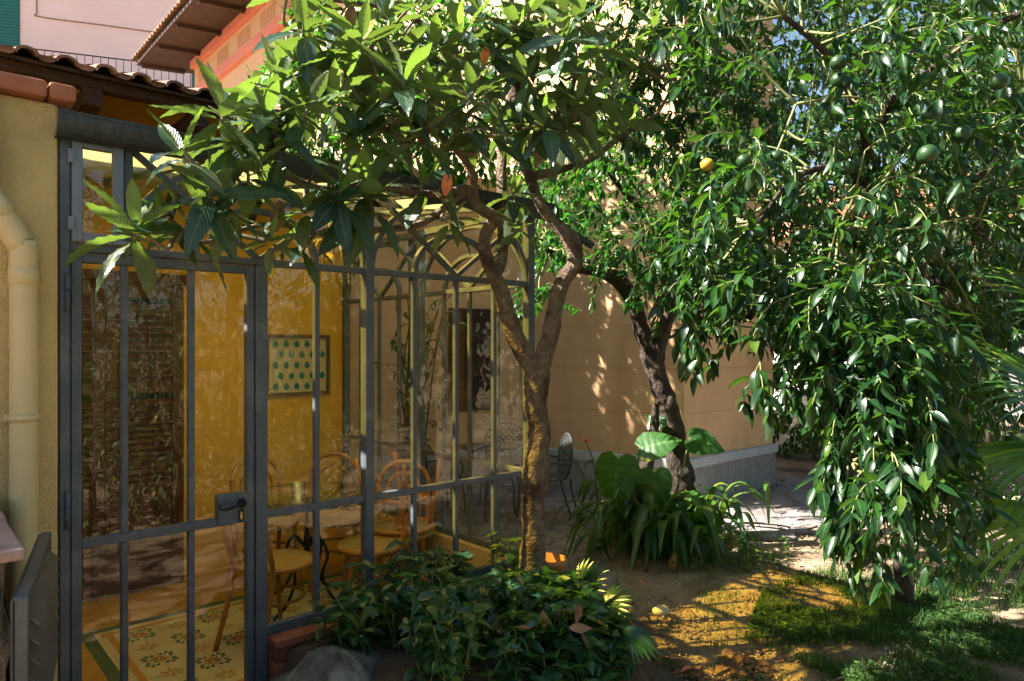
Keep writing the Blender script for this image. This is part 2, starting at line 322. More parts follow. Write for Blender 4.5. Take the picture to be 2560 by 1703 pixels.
M_fruit = mat('green_orange_peel', (.014,.042,.014), (.03,.075,.02), 20, .38, .35, 240, bdist=.004)
M_fruit_y = mat('ripening_orange_peel', (.55,.30,.03), (.40,.34,.04), 12, .38, .3, 240, bdist=.004)
L_loq = leaf_mat('loquat_leaf', (.020,.050,.040), (.044,.090,.042), (.12,.16,.09), (.28,.44,.05), .26, .26, (.14,.19,.07), veins=11)
L_loqn = leaf_mat('young_loquat_leaf', (.05,.11,.03), (.09,.17,.034), (.19,.27,.09), (.30,.50,.05), .36, .4, (.25,.32,.1), veins=11)
L_cit = leaf_mat('citrus_leaf', (.005,.022,.008), (.016,.054,.010), (.026,.055,.020), (.15,.40,.02), .20, .34, (.06,.14,.025), spec=.32)
L_cit2 = leaf_mat('shaded_citrus_leaf', (.006,.030,.008), (.015,.068,.011), (.024,.075,.018), (.12,.50,.02), .27, .34, (.05,.13,.02), spec=.3)
L_shrub = leaf_mat('shrub_leaf', (.018,.060,.032), (.038,.11,.038), (.06,.11,.05), (.26,.60,.06), .28, .22, (.06,.12,.05), spec=.6)
L_dry = leaf_mat('dry_leaf', (.16,.075,.035), (.30,.17,.10), (.30,.19,.12), (.5,.25,.08), .15, .7, (.2,.11,.06), blemish=(.1,.05,.03))
L_strap = leaf_mat('strap_leaf', (.024,.07,.014), (.055,.13,.02), (.05,.11,.03), (.3,.55,.04), .28, .32, (.05,.12,.03))
L_big = leaf_mat('elephant_ear_leaf', (.022,.075,.018), (.035,.11,.022), (.05,.12,.04), (.2,.62,.03), .38, .35, (.12,.24,.06), veins=7)
L_palm = leaf_mat('palm_leaf', (.04,.12,.014), (.09,.21,.022), (.05,.11,.03), (.3,.55,.04), .28, .36, (.06,.13,.03))
L_grass = leaf_mat('grass_blade', (.024,.072,.010), (.06,.135,.018), (.035,.085,.016), (.18,.42,.03), .3, .75, (.06,.13,.03))
L_ole = leaf_mat('pale_oleander_leaf', (.06,.095,.025), (.17,.20,.06), (.13,.165,.06), (.36,.45,.07), .33, .4, (.3,.34,.14))
L_bg = leaf_mat('garden_leaf', (.010,.040,.007), (.032,.092,.012), (.035,.075,.018), (.2,.46,.02), .25, .45, (.06,.11,.03))

# ================================================================== GROUND
def grid_axis(lo, hi, step, far): 
    a = list(np.arange(lo, hi+step/2, step)); return [-far, -far/4, lo-8, lo-2]+a+[hi+2, hi+8, far/4, far]
gx, gy = grid_axis(-3.5, 6, .09, 400), grid_axis(.8, 9, .09, 400)
gv = []
for y in gy:
    for x in gx:
        z = 0
        if -3.5 <= x <= 6 and .8 <= y <= 9:
            z = .022*noise.noise((x*1.1,y*1.1,0))+.012*noise.noise((x*4,y*4,3))+.006*noise.noise((x*11,y*11,5))-.012
            s, t = LOC((x,y))
            if s < 1.75 and t > -.2: z = -.03
            if (x > .1 and y > 6.6) or (t > -.2): z = min(z, -.012)
        gv.append((x,y,z))
nx_ = len(gx); gb = MB(); gb.add(gv, [(j*nx_+i, j*nx_+i+1, (j+1)*nx_+i+1, (j+1)*nx_+i) for j in range(len(gy)-1) for i in range(nx_-1)], True)
ground = place('ground', gb.mesh('ground', M_dirt)); tag(ground, 'tan dirt garden ground', kind='structure')

# terrace of irregular flagstones
TP = [(.2,4.35),(.62,4.75),(.78,5.05),(.72,5.5),(.68,6.2),(1.0,6.8),(1.7,6.95),(2.1,6.35),(2.35,6.2),(3.2,6.9),(5.4,8.7),(7.4,10.6),(6.7,11.5),(1.83,7.5),(.1,8.55),(-2.3,7.2),(-1.45,6.0)]
def inside(p, poly):
    c = False; n = len(poly)
    for i in range(n):
        a, b = poly[i], poly[i-1]
        if (a[1] > p[1]) != (b[1] > p[1]) and p[0] < (b[0]-a[0])*(p[1]-a[1])/(b[1]-a[1])+a[0]: c = not c
    return c
tb_ = MB(); tb_.prism(TP, lambda q: Vector((q[0],q[1],-.04)), lambda q: Vector((q[0],q[1],.006)))
terrace = tb_.build('terrace', M_mortar); tag(terrace, 'terrace of irregular mauve flagstones', kind='structure')
seeds = []
g_ = .235
for j in range(int(8/g_)):
    for i in range(int(11/g_)):
        seeds.append((-2.6+(i+.5*(j%2))*g_+random.uniform(-.085,.085), 4.2+j*g_+random.uniform(-.085,.085)))
def clip(poly, p, n):   # keep side where (q-p).n <= 0
    o = []
    for i in range(len(poly)):
        a, b = poly[i], poly[(i+1)%len(poly)]
        da, db = (a[0]-p[0])*n[0]+(a[1]-p[1])*n[1], (b[0]-p[0])*n[0]+(b[1]-p[1])*n[1]
        if da <= 0: o.append(a)
        if da*db < 0: u = da/(da-db); o.append((a[0]+(b[0]-a[0])*u, a[1]+(b[1]-a[1])*u))
    return o
for c in seeds:
    if not inside(c, TP): continue
    poly = [(c[0]-.4,c[1]-.4),(c[0]+.4,c[1]-.4),(c[0]+.4,c[1]+.4),(c[0]-.4,c[1]+.4)]
    for q in seeds:
        if q == c or abs(q[0]-c[0]) > .7 or abs(q[1]-c[1]) > .7: continue
        d = (q[0]-c[0], q[1]-c[1]); l = math.hypot(*d); n = (d[0]/l, d[1]/l)
        poly = clip(poly, (c[0]+d[0]/2-n[0]*.005, c[1]+d[1]/2-n[1]*.005), n)
        if len(poly) < 3: break
    if len(poly) < 3: continue
    b = MB(); z = .016+random.uniform(-.003,.004); n = len(poly); rim = [Vector((c[0]+(p[0]-c[0])*.955, c[1]+(p[1]-c[1])*.955, z)) for p in poly]
    lo = [Vector((p[0],p[1],-.01)) for p in poly]; hi = [Vector((p[0],p[1],z-.006)) for p in poly]
    b.add(lo+hi+rim, [(i,(i+1)%n,n+(i+1)%n,n+i) for i in range(n)]+[(n+i,n+(i+1)%n,2*n+(i+1)%n,2*n+i) for i in range(n)]+[tuple(range(2*n,3*n))])
    b.build('flagstone', M_flag, terrace)

# ================================================================== CONSERVATORY
S0, S1, TD = -.748, 1.643, 2.30            # left end, corner, depth
P = S1/6.0; ZT, ZM, ZTOP, ZB = 2.05, .95, 2.50, .44
cons = thing('conservatory', 'grey steel and glass conservatory with arched fanlight bars and yellow glass roof', 'conservatory', W(.45,1.1,0))
class Plane:
    """a glazed wall: u along it, v outwards-in, z up"""
    def __init__(self, f): self.f = f
    def box(self, b, u0,u1,v0,v1,z0,z1):
        f = self.f; return b.hexa([f(u0,v0,z0),f(u1,v0,z0),f(u1,v1,z0),f(u0,v1,z0),f(u0,v0,z1),f(u1,v0,z1),f(u1,v1,z1),f(u0,v1,z1)])
    def strip(self, b, pts, w_, v0, v1):      # bar of width w_ along (u,z) points
        n = len(pts); q = []
        for i in range(n):
            a, c = pts[max(i-1,0)], pts[min(i+1,n-1)]; d = Vector((c[0]-a[0], c[1]-a[1])).normalized(); nn = Vector((-d.y, d.x))*w_/2
            p = pts[i]
            q += [self.f(p[0]+nn.x, v0, p[1]+nn.y), self.f(p[0]-nn.x, v0, p[1]-nn.y), self.f(p[0]-nn.x, v1, p[1]-nn.y), self.f(p[0]+nn.x, v1, p[1]+nn.y)]
        fs = [(i*4+j, i*4+(j+1)%4, i*4+4+(j+1)%4, i*4+4+j) for i in range(n-1) for j in range(4)]+[(3,2,1,0),(n*4-4,n*4-3,n*4-2,n*4-1)]
        return b.add(q, fs)
    def pane(self, poly, v, parent, m=None):
        b = MB(); b.prism(poly, lambda q: self.f(q[0], v, q[1]), lambda q: self.f(q[0], v+.004, q[1])); return b.build('pane', m or M_glass, parent)
    def bar(self, name, *a, parent=None, m=None):
        b = MB(); self.box(b, *a); return bevel(b.build(name, m or M_frame, parent), .003, 1)
def fan(pl, uc, p, z0, z1, parent):
    """fanlight over four panes: two concentric arches and two diagonal bars"""
    H = z1-z0; A, B = 2*p-.012, H-.006; a_, b_ = p, H*.52; e = .011
    ell = lambda A_, B_, th: (uc+A_*math.cos(th), z0+B_*math.sin(th))
    for (x, y) in ((A, B), (a_, b_)):
        b = MB(); pl.strip(b, [ell(x, y, math.pi*k/36) for k in range(37)], .024, -.016, .016); b.build('arch_bar', M_frame, parent)
    for sg in (-1, 1):
        b = MB(); pl.strip(b, [(uc+sg*.004, z0), (uc+sg*(2*p-.01), z1-.004)], .022, -.013, .013); b.build('diagonal_bar', M_frame, parent)
    th = math.atan2(1, 1)*1.0
    cuts = [0, th, math.pi-th, math.pi]
    for i in range(3):
        ts = [cuts[i]+(cuts[i+1]-cuts[i])*k/8 for k in range(9)]
        pl.pane([(uc, z0)]+[ell(a_, b_, q) for q in ts], 0, parent)
        pl.pane([ell(a_, b_, q) for q in reversed(ts)]+[ell(A, B, q) for q in ts], 0, parent)
    for sg in (0, 1):
        ts = [math.pi/2*k/8 for k in range(9)]
        pts = [ell(A, B, q if not sg else math.pi-q) for q in ts]; cx_ = uc+(2*p if not sg else -2*p)
        pl.pane(pts+[(cx_, z1)], 0, parent)
FP = Plane(lambda u, v, z: W(u, v, z))
SP = Plane(lambda u, v, z: W(S1-v, u, z))
# posts
FP.bar('post', S0-.012, S0+.022, -.03, .03, 0, 2.55, parent=cons)
FP.bar('post', -.024, .030, -.028, .028, 0, ZT+.012, parent=cons)
FP.bar('post', 2*P-.024, 2*P+.024, -.028, .028, .40, ZTOP, parent=cons)
FP.bar('post', S1-.026, S1+.026, -.028, .026, .40, ZTOP+.03, parent=cons)
SP.bar('post', TD-.06, TD-.012, -.026, .026, 0, ZTOP+.03, parent=cons)
SP.bar('post', TD/2-.022, TD/2+.022, -.026, .026, .40, ZTOP, parent=cons)
# front transom, top rail, mid rail, bottom rail, mullions
FP.bar('transom', S0+.022, S1-.026, -.022, .022, ZT+.013, ZT+.043, parent=cons)
FP.bar('top_rail', S0+.022, S1-.026, -.024, .024, ZTOP, ZTOP+.045, parent=cons)
FP.bar('mid_rail', .030, 2*P-.024, -.016, .016, ZM-.016, ZM+.016, parent=cons)
FP.bar('mid_rail', 2*P+.024, S1-.026, -.016, .016, ZM-.016, ZM+.016, parent=cons)
FP.bar('bottom_rail', .030, 2*P-.024, -.02, .02, ZB-.03, ZB+.012, parent=cons)
FP.bar('bottom_rail', 2*P+.024, S1-.026, -.02, .02, ZB-.03, ZB+.012, parent=cons)
for u in (P, 3*P, 4*P, 5*P):
    FP.bar('mullion', u-.013, u+.013, -.014, .014, ZB+.012, ZM-.016, parent=cons)
    FP.bar('mullion', u-.013, u+.013, -.014, .014, ZM+.016, ZT+.013, parent=cons)
us = [0, P, 2*P, 3*P, 4*P, 5*P, 6*P]
for i in range(6):
    for z0, z1 in ((ZB+.01, ZM-.014), (ZM+.014, ZT+.014)):
        a, c = us[i]+.011, us[i+1]-.011; FP.pane([(a,z0),(c,z0),(c,z1),(a,z1)], 0, cons)
fan(FP, 0, P*.985, ZT+.043, ZTOP, cons)
fan(FP, 4*P, P*.985, ZT+.043, ZTOP, cons)
FP.bar('post', -2*P+.004, -2*P+.036, -.022, .022, ZT+.043, ZTOP, parent=cons)
# side glazing
ps = TD/8
SP.bar('transom', .028, TD-.06, -.02, .02, ZT+.013, ZT+.043, parent=cons); SP.bar('top_rail', .028, TD-.06, -.022, .022, ZTOP, ZTOP+.045, parent=cons)
SP.bar('mid_rail', .028, TD-.06, -.014, .014, ZM-.016, ZM+.016, parent=cons); SP.bar('bottom_rail', .028, TD-.06, -.018, .018, ZB-.03, ZB+.012, parent=cons)
for k in (1,2,3,5,6,7):
    SP.bar('mullion', k*ps-.012, k*ps+.012, -.013, .013, ZB+.012, ZM-.016, parent=cons); SP.bar('mullion', k*ps-.012, k*ps+.012, -.013, .013, ZM+.016, ZT+.013, parent=cons)
for i in range(8):
    for z0, z1 in ((ZB+.01, ZM-.014), (ZM+.014, ZT+.014)):
        a, c = i*ps+.012, (i+1)*ps-.012
        if i == 7: c -= .03
        SP.pane([(a,z0),(c,z0),(c,z1),(a,z1)], 0, cons)
fan(SP, 2*ps, ps*.97, ZT+.043, ZTOP, cons); fan(SP, 6*ps-.02, ps*.95, ZT+.043, ZTOP, cons)
# roof
zr = lambda t: 2.56+.11*t
for k in range(5):
    s = S0+.03+(S1-S0-.06)*k/4
    b = MB(); b.hexa([W(s-.02,.03,zr(0)-.03),W(s+.02,.03,zr(0)-.03),W(s+.02,TD-.02,zr(TD)-.03),W(s-.02,TD-.02,zr(TD)-.03),W(s-.02,.03,zr(0)+.02),W(s+.02,.03,zr(0)+.02),W(s+.02,TD-.02,zr(TD)+.02),W(s-.02,TD-.02,zr(TD)+.02)]); b.build('rafter', M_frame, cons)
    if k < 4:
        a, c = s+.021, S0+.03+(S1-S0-.06)*(k+1)/4-.021
        for j in range(2):
            t0, t1 = .03+(TD-.05)*j/2, .03+(TD-.05)*(j+1)/2-.01
            b = MB(); b.hexa([W(a,t0,zr(t0)),W(c,t0,zr(t0)),W(c,t1,zr(t1)),W(a,t1,zr(t1)),W(a,t0,zr(t0)+.006),W(c,t0,zr(t0)+.006),W(c,t1,zr(t1)+.006),W(a,t1,zr(t1)+.006)]); b.build('roof_pane', M_yglass, cons)
# gutter: half-round trough along the front
b = MB(); prof = [(-.035+.062*math.cos(a)-.02, 2.553+.085*math.sin(a)) for a in np.linspace(math.pi, 2*math.pi, 11)]
outer = prof+[(prof[-1][0]+.004, 2.565)]; inner = [(q[0]*.94-.003, q[1]+.006) for q in reversed(prof)]
ring = [(prof[0][0]-.006, 2.559), (prof[0][0]-.006, 2.551)]+prof+inner
b.prism(ring, lambda q: W(S0-.03, q[0], q[1]), lambda q: W(S1+.10, q[0], q[1])); b.build('gutter', M_gutter, cons)
b = MB(); b.lathe([(.024,0),(.024,.42)], W(S1+.085,-.05,2.49), 12, axis=(D2*.85-N2*.05+Vector((0,0,-.30)))); b.build('gutter_spout', M_gutter, cons)
# brick curb under the fixed glazing
curb = MB(); curb.lbox(.05, S1+.03, -.085, .06, 0, .36); curb = curb.build('brick_curb', M_mortar, cons)
bl, bh = .235, .062
for r_ in range(6):
    z0 = .004+r_*bh
    off = (r_ % 2)*.5
    k = 0; u = .035
    while u < S1+.04:
        l = bl*(.5 if (k == 0 and off) else 1); b = MB(); b.lbox(u, min(u+l-.008, S1+.045), -.10+random.uniform(-.002,.002), .0, z0, z0+bh-.008); bevel(b.build('brick', M_brick, curb), .003, 1); u += l; k += 1
u = .03
while u < S1+.03:
    b = MB(); b.lbox(u, min(u+.237, S1+.05), -.115, .07, .374, .41); bevel(b.build('brick', M_brick, curb), .004, 1); u += .243
# side curb
b = MB(); b.lbox(S1-.06, S1+.04, .075, TD-.02, 0, .41); b.build('side_curb', M_stucco, cons)
# door
door = MB(); 
ms = [-.539, -.2887]
FP.box(door, S0+.026, S0+.062, -.02, .02, .01, ZT+.008); FP.box(door, -.060, -.027, -.02, .02, .01, ZT+.008)
FP.box(door, S0+.062, -.060, -.0195, .0195, ZT-.028, ZT+.008); FP.box(door, S0+.062, -.060, -.0195, .0195, .01, .10)
door = bevel(door.build('door', M_frame, cons), .003, 1)
for u in ms:
    FP.bar('mullion', u-.013, u+.013, -.014, .014, .10, ZM-.017, parent=door); FP.bar('mullion', u-.013, u+.013, -.014, .014, ZM+.017, ZT-.028, parent=door)
FP.bar('mid_rail', S0+.062, -.060, -.017, .017, ZM-.017, ZM+.017, parent=door)
eu = [S0+.06]+ms+[-.058]
for i in range(3):
    for z0, z1 in ((.098, ZM-.015), (ZM+.015, ZT-.026)):
        FP.pane([(eu[i]+.01,z0),(eu[i+1]-.01,z0),(eu[i+1]-.01,z1),(eu[i]+.01,z1)], 0, door)
FP.bar('lock_plate', -.185, -.058, -.024, .024, ZM-.015, ZM+.115, parent=door)
b = MB(); hz = ZM+.068
b.tube(smooth_path([W(-.085,-.028,hz+.004),W(-.088,-.062,hz+.006),W(-.12,-.066,hz+.003),W(-.16,-.064,hz-.006),W(-.182,-.062,hz-.004),W(-.192,-.06,hz+.008),W(-.184,-.06,hz+.014)],4), lerp_r([.012,.010,.008,.007,.006,.005,.004],25), 8)
b.lathe([(.0,-.034),(.02,-.034),(.022,-.028),(.018,-.024)], W(-.087,0,hz+.004), 12, axis=N2); b.build('door_handle', M_iron, door)
b = MB(); FP.box(b, -.100, -.076, -.0275, -.0245, hz-.075, hz-.022); b.build('escutcheon', M_black, door)
b = MB(); b.lathe([(0,-.0300),(.006,-.0300),(.006,-.0276)], W(-.088,0,hz-.040), 10, axis=N2); FP.box(b,-.0915,-.0845,-.0298,-.0277,hz-.066,hz-.042); b.build('keyhole', M_brass, door)
for z in (1.02, 1.83, .25):
    b = MB(); b.lathe([(0,0),(.009,0),(.009,.085),(0,.085)], W(S0+.012,-.038,z), 10); b.lathe([(.0105,.087),(.0105,.14),(0,.14)], W(S0+.012,-.038,z), 10); b.build('hinge', M_frame, door)
# vent window above the door
va, vb = S0+.026, -2*P+.001
vent = MB(); FP.box(vent, va, va+.036, -.036, .004, ZT+.047, ZTOP-.004); FP.box(vent, vb-.036, vb, -.036, .004, ZT+.047, ZTOP-.004)
FP.box(vent, va+.036, vb-.036, -.0355, .0035, ZT+.047, ZT+.085); FP.box(vent, va+.036, vb-.036, -.0355, .0035, ZTOP-.044, ZTOP-.004)
vent = bevel(vent.build('vent_window', M_frame_light, cons), .003, 1)
FP.pane([(va+.03,ZT+.08),(vb-.03,ZT+.08),(vb-.03,ZTOP-.04),(va+.03,ZTOP-.04)], -.018, vent)
for z in (ZT+.09, ZTOP-.11):
    b = MB(); FP.box(b, va-.014, va+.006, -.045, -.037, z, z+.05); b.build('hinge', M_frame_light, vent)
b = MB(); FP.box(b, vb-.03, vb+.012, -.047, -.037, ZT+.048, ZT+.062); b.build('latch', M_frame_light, vent)

# ================================================================== HOUSE behind the conservatory
house = thing('yellow_house', 'ochre plastered house with dark wooden eave and louvred shutter door', 'house', W(.3,3.5,0))
b = MB()
sd0, sd1, zd = -.66, .36, 2.16         # doorway for shutters
b.lbox(-4.5, sd0, TD, TD+.3, 0, zd); b.lbox(sd1, 1.72, TD, TD+.3, 0, zd); b.lbox(-4.5, .93, TD, TD+.3, zd+.0005, 3.46); b.lbox(.93, 1.72, TD, TD+.3, zd+.0005, 2.86); b.build('wall', M_ochre, house)
b = MB(); b.lbox(1.42, 1.72, TD+.302, 6.0, 0, 2.86); b.build('side_wall', M_ochre, house)
b = MB(); b.lbox(-1.1, -.80, .06, TD-.002, 0, 2.62); b.build('wing_wall', M_ochre, house)
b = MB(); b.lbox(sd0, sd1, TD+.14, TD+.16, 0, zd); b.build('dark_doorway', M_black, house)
# floor tiles of cement
floor = MB(); floor.lbox(-.79, S1-.04, .03, TD, -.03, -.004); floor = floor.build('floor', M_mortar); tag(floor, 'patterned cement tile floor of the conservatory', kind='structure')
ru0, ru1, rt0, rt1 = -.40, 1.40, .36, 1.72       # tile carpet
def tile(u0, u1, t0, t1, m, z=.0): b = MB(); b.lbox(u0+.0012, u1-.0012, t0+.0012, t1-.0012, -.015, z); return b.build('floor_tile', m, floor)
def field(u0, u1, t0, t1, st, m):
    nu, n_t = max(1, round((u1-u0)/st)), max(1, round((t1-t0)/st))
    for i in range(nu):
        for j in range(n_t): tile(u0+(u1-u0)*i/nu, u0+(u1-u0)*(i+1)/nu, t0+(t1-t0)*j/n_t, t0+(t1-t0)*(j+1)/n_t, m)
field(-.79, ru0, .03, TD, .2, M_tile_o); field(ru1, S1-.04, .03, TD, .2, M_tile_o); field(ru0, ru1, .03, rt0, .2, M_tile_o); field(ru0, ru1, rt1, TD, .2, M_tile_o)
gw = .065
field(ru0, ru1, rt0, rt0+gw, .2, M_tile_g); field(ru0, ru1, rt1-gw, rt1, .2, M_tile_g); field(ru0, ru0+gw, rt0+gw, rt1-gw, .2, M_tile_g); field(ru1-gw, ru1, rt0+gw, rt1-gw, .2, M_tile_g)
cu0, cu1, ct0, ct1 = ru0+gw, ru1-gw, rt0+gw, rt1-gw
field(cu0, cu1, ct0, ct1, .2, M_tile_c)
b = MB(); zz = .0018
for a_, c_, d_, e_ in ((cu0+.05, cu0+.085, ct0+.05, ct1-.05), (cu1-.085, cu1-.05, ct0+.05, ct1-.05), (cu0+.0855, cu1-.0855, ct0+.05, ct0+.085), (cu0+.0855, cu1-.0855, ct1-.085, ct1-.05)): b.lbox(a_, c_, d_, e_, .0, zz)
for cu in (cu0+.05, cu1-.05):
    for ct in (ct0+.05, ct1-.05):
        for da, db in ((.0,.0),(.03,0),(0,.03)):
            b.prism([(cu+(da if cu < 0 else -da)+.024*math.cos(q), ct+(db if ct < 1 else -db)+.024*math.sin(q)) for q in np.linspace(0, 2*math.pi, 11)[:-1]], lambda q: W(q[0],q[1],zz-.0008), lambda q: W(q[0],q[1],zz+.0006+da*.01+db*.02))
b.build('border_print', M_ink_o, floor)
def petal(c, ang, r0, r1, wd): 
    ca, sa = math.cos(ang), math.sin(ang); pts = [(r0,0),(r0+(r1-r0)*.35,wd),(r0+(r1-r0)*.7,wd*.8),(r1,0),(r0+(r1-r0)*.7,-wd*.8),(r0+(r1-r0)*.35,-wd)]
    return [(c[0]+p[0]*ca-p[1]*sa, c[1]+p[0]*sa+p[1]*ca) for p in pts]
kk = 0
nU, nT = 7, 5
for i in range(nU):
    for j in range(nT):
        c = (cu0+.20+(cu1-cu0-.40)*i/(nU-1), ct0+.19+(ct1-ct0-.38)*j/(nT-1)); z0 = .0005
        put = lambda b, poly, zt=.0012: b.prism(poly, lambda q: W(q[0],q[1],z0), lambda q: W(q[0],q[1],zt))
        if (i+j) % 2 == 0:
            bg_, bo, br = MB(), MB(), MB()
            for k in range(4):
                a = math.pi/4+k*math.pi/2
                put(br, petal(c, a, .004, .06, .005), .0013)
                for da in (-.45,-.16,.16,.45): put(bg_, petal(c, a+da, .052+.014*(abs(da) < .3), .085+.02*(abs(da) < .3), .010))
                put(bo, petal(c, k*math.pi/2, .012, .05, .016), .0011)
            bg_.build('tile_print', M_ink_g, floor); bo.build('tile_print', M_ink_o, floor); br.build('tile_print', M_ink_r, floor)
        else:
            bo = MB()
            for k in range(8): put(bo, petal(c, k*math.pi/4, .014, .062, .009))
            bo.build('tile_print', M_ink_o, floor)
# shutter door with slats
def shutter_leaf(u0, u1):
    f = MB(); t0, t1 = TD-.035, TD+.01; st = .075
    f.lbox(u0, u0+st, t0, t1, .02, zd-.01); f.lbox(u1-st, u1, t0, t1, .02, zd-.01)
    f.lbox(u0+st, u1-st, t0+.001, t1-.001, .02, .12); f.lbox(u0+st, u1-st, t0+.001, t1-.001, .64, .74); f.lbox(u0+st, u1-st, t0+.001, t1-.001, zd-.12, zd-.01); f.lbox(u0+st, u1-st, t0+.001, t1-.001, 1.38, 1.46)
    f.lbox(u0+st, u1-st, t0+.014, t1-.012, .12, .64)
    lf = bevel(f.build('shutter_leaf', M_shutter, house), .004, 1)
    for za, zb in ((.74, 1.38), (1.46, zd-.12)):
        n = int((zb-za)/.043); me = None
        for k in range(n):
            z = za+.012+k*.043; b = MB(); dz = .022
            b.hexa([W(u0+st,t0+.006,z-dz),W(u1-st,t0+.006,z-dz),W(u1-st,t1-.006,z+dz-.008),W(u0+st,t1-.006,z+dz-.008),W(u0+st,t0+.006,z-dz+.008),W(u1-st,t0+.006,z-dz+.008),W(u1-st,t1-.006,z+dz),W(u0+st,t1-.006,z+dz)])
            b.build('slat', M_shutter, lf)
shutter_leaf(sd0+.01, -.153); shutter_leaf(-.148, sd1-.01)
b = MB(); b.lbox(sd0-.05, sd1+.05, TD-.05, TD-.003, zd-.008, zd+.06); b.build('door_lintel', M_shutter, house)
# eave: beam, brackets, boards, tiles
TE, ZE = 1.58, 3.21
b = MB(); b.lbox(-4.6, .96, TE, TE+.10, ZE, ZE+.062); bevel(b.build('eave_beam', M_dwood, house), .006, 1)
sl = .30; roofz = lambda t: ZE+.064+(t-TE)*sl
b = MB(); b.hexa([W(-4.6,TE-.05,roofz(TE-.05)),W(1.0,TE-.05,roofz(TE-.05)),W(1.0,6.2,roofz(6.2)),W(-4.6,6.2,roofz(6.2)),W(-4.6,TE-.05,roofz(TE-.05)+.02),W(1.0,TE-.05,roofz(TE-.05)+.02),W(1.0,6.2,roofz(6.2)+.02),W(-4.6,6.2,roofz(6.2)+.02)]); roof = b.build('roof', M_dwood, house)
for s in (-1.55, -.95, -.35, .25, .82):
    b = MB(); b.lbox(s-.05, s+.05, TE+.005, TD, ZE-.10, ZE-.002); b.build('eave_bracket', M_dwood, house)
    b = MB(); b.hexa([W(s-.04,TD-.09,2.70),W(s+.04,TD-.09,2.70),W(s+.04,TD-.002,2.62),W(s-.04,TD-.002,2.62),W(s-.04,TE+.12,ZE-.102),W(s+.04,TE+.12,ZE-.102),W(s+.04,TE+.24,ZE-.102),W(s-.04,TE+.24,ZE-.102)]); b.build('eave_strut', M_dwood, house)
tile_me = None
for row in range(6):
    for k in range(48):
        s = -3.5+k*.094
        if row > 1 and k % 2: continue
        ta = TE-.10+row*.36; cover = (k % 2 == 0); n = 6; b = MB(); A, Bq = [], []
        for q in range(n+1):
            a = math.pi*q/n; r = .056 if cover else .05; x = r*math.cos(a); z = (r*.62*math.sin(a) if cover else -r*.4*math.sin(a))+(.022 if cover else .026)
            A.append((x,z)); Bq.append((x*.86,z))
        poly0 = A+[(x*.8, z-.014) for x, z in reversed(A)]
        t0, t1 = ta+random.uniform(-.02,.02), ta+.40
        b.prism(poly0, lambda q: W(s+q[0], t0, roofz(t0)+.03+q[1]), lambda q: W(s+q[0]*.88, t1, roofz(t1)+.03+q[1]-.012)); b.build('roof_tile', M_rtile, roof)

# ================================================================== LEFT GARDEN WALL, PIPE, LEDGE, PANEL
gw_ = thing('stucco_wall', 'rough yellow stucco wall with terracotta coping at the left edge', 'wall', W(-1.6,.1,0))
b = MB(); b.lbox(-3.2, -.765, -.035, .055, 0, 2.60); bevel(b.build('wall', M_stucco, gw_), .012, 3)
u = -3.2
while u < -.72:
    b = MB(); b.lbox(u, min(u+.595, -.715), -.085, .10, 2.602, 2.665); bevel(b.build('coping', M_terra, gw_), .012, 2); u += .6
pipe = thing('drainpipe', 'cream painted drainpipe with an elbow on the stucco wall', 'pipe', W(-.876,-.085,0))
b = MB(); b.tube(smooth_path([W(-.876,-.085,0),W(-.876,-.085,1.0),W(-.876,-.085,1.98),W(-.885,-.085,2.06),W(-.95,-.085,2.17),W(-.985,-.085,2.24),W(-.992,-.085,2.34),W(-.992,-.085,2.60)],5), .044, 18); b.build('pipe', M_pipe, pipe)
for (s, z, ax) in ((-.876,1.95,Vector((0,0,1))), (-.955,2.18,(D2*-.6+Vector((0,0,.8)))), (-.992,2.33,Vector((0,0,1)))):
    b = MB(); b.lathe([(.0445,-.03),(.0475,-.028),(.0475,.028),(.0445,.03)], W(s,-.085,z), 18, axis=ax); b.build('pipe_collar', M_pipe, pipe)
for z in (.55, 1.45):
    b = MB(); b.lathe([(.045,-.012),(.050,-.012),(.050,.012),(.045,.012)], W(-.876,-.085,z), 18); b.lbox(-.93,-.915,-.075,-.03,z-.012,z+.012); b.lbox(-.837,-.822,-.075,-.03,z-.012,z+.012); b.build('pipe_bracket', M_pipe, pipe)
ledge = thing('stone_ledge', 'low rough stone wall topped with a pink stone slab', 'wall', W(-1.7,-.45,0))
def rough_block(b, s0, s1, t0, t1, z0, z1, amp, n=8):
    # front (t0) and right (s1) faces as displaced grids, plus top
    def grid(f, nu, nv):
        vs_ = [];
        for j in range(nv+1):
            for i in range(nu+1):
                p = f(i/nu, j/nv); e = noise.noise(p*6)*amp+noise.noise(p*17)*amp*.5; vs_.append(p+(D2*.6-N2*.6)*e)
        b.add(vs_, [(j*(nu+1)+i, j*(nu+1)+i+1, (j+1)*(nu+1)+i+1, (j+1)*(nu+1)+i) for j in range(nv) for i in range(nu)], True)
    grid(lambda a, c: W(s0+(s1-s0)*a, t0, z0+(z1-z0)*c), n*2, n*2); grid(lambda a, c: W(s1, t0+(t1-t0)*a, z0+(z1-z0)*c), n*2, n*2); grid(lambda a, c: W(s0+(s1-s0)*a, t0+(t1-t0)*c, z1), n, n)
b = MB(); rough_block(b, -2.6, -1.0, -.86, -.04, 0, 1.145, .035, 10); b.build('rubble_wall', M_stone, ledge)
for k, (a_, c_) in enumerate(((-.905,-.475), (-.470,-.045))):
    b = MB(); b.lbox(-2.6, -.968+.004*k, a_, c_, 1.15, 1.182); bevel(b.build('slab', M_slab, ledge), .008, 2)
pan = thing('louvred_metal_panel', 'blue grey louvred metal cabinet panel beside the stone ledge', 'panel', W(-.9,-.7,0))
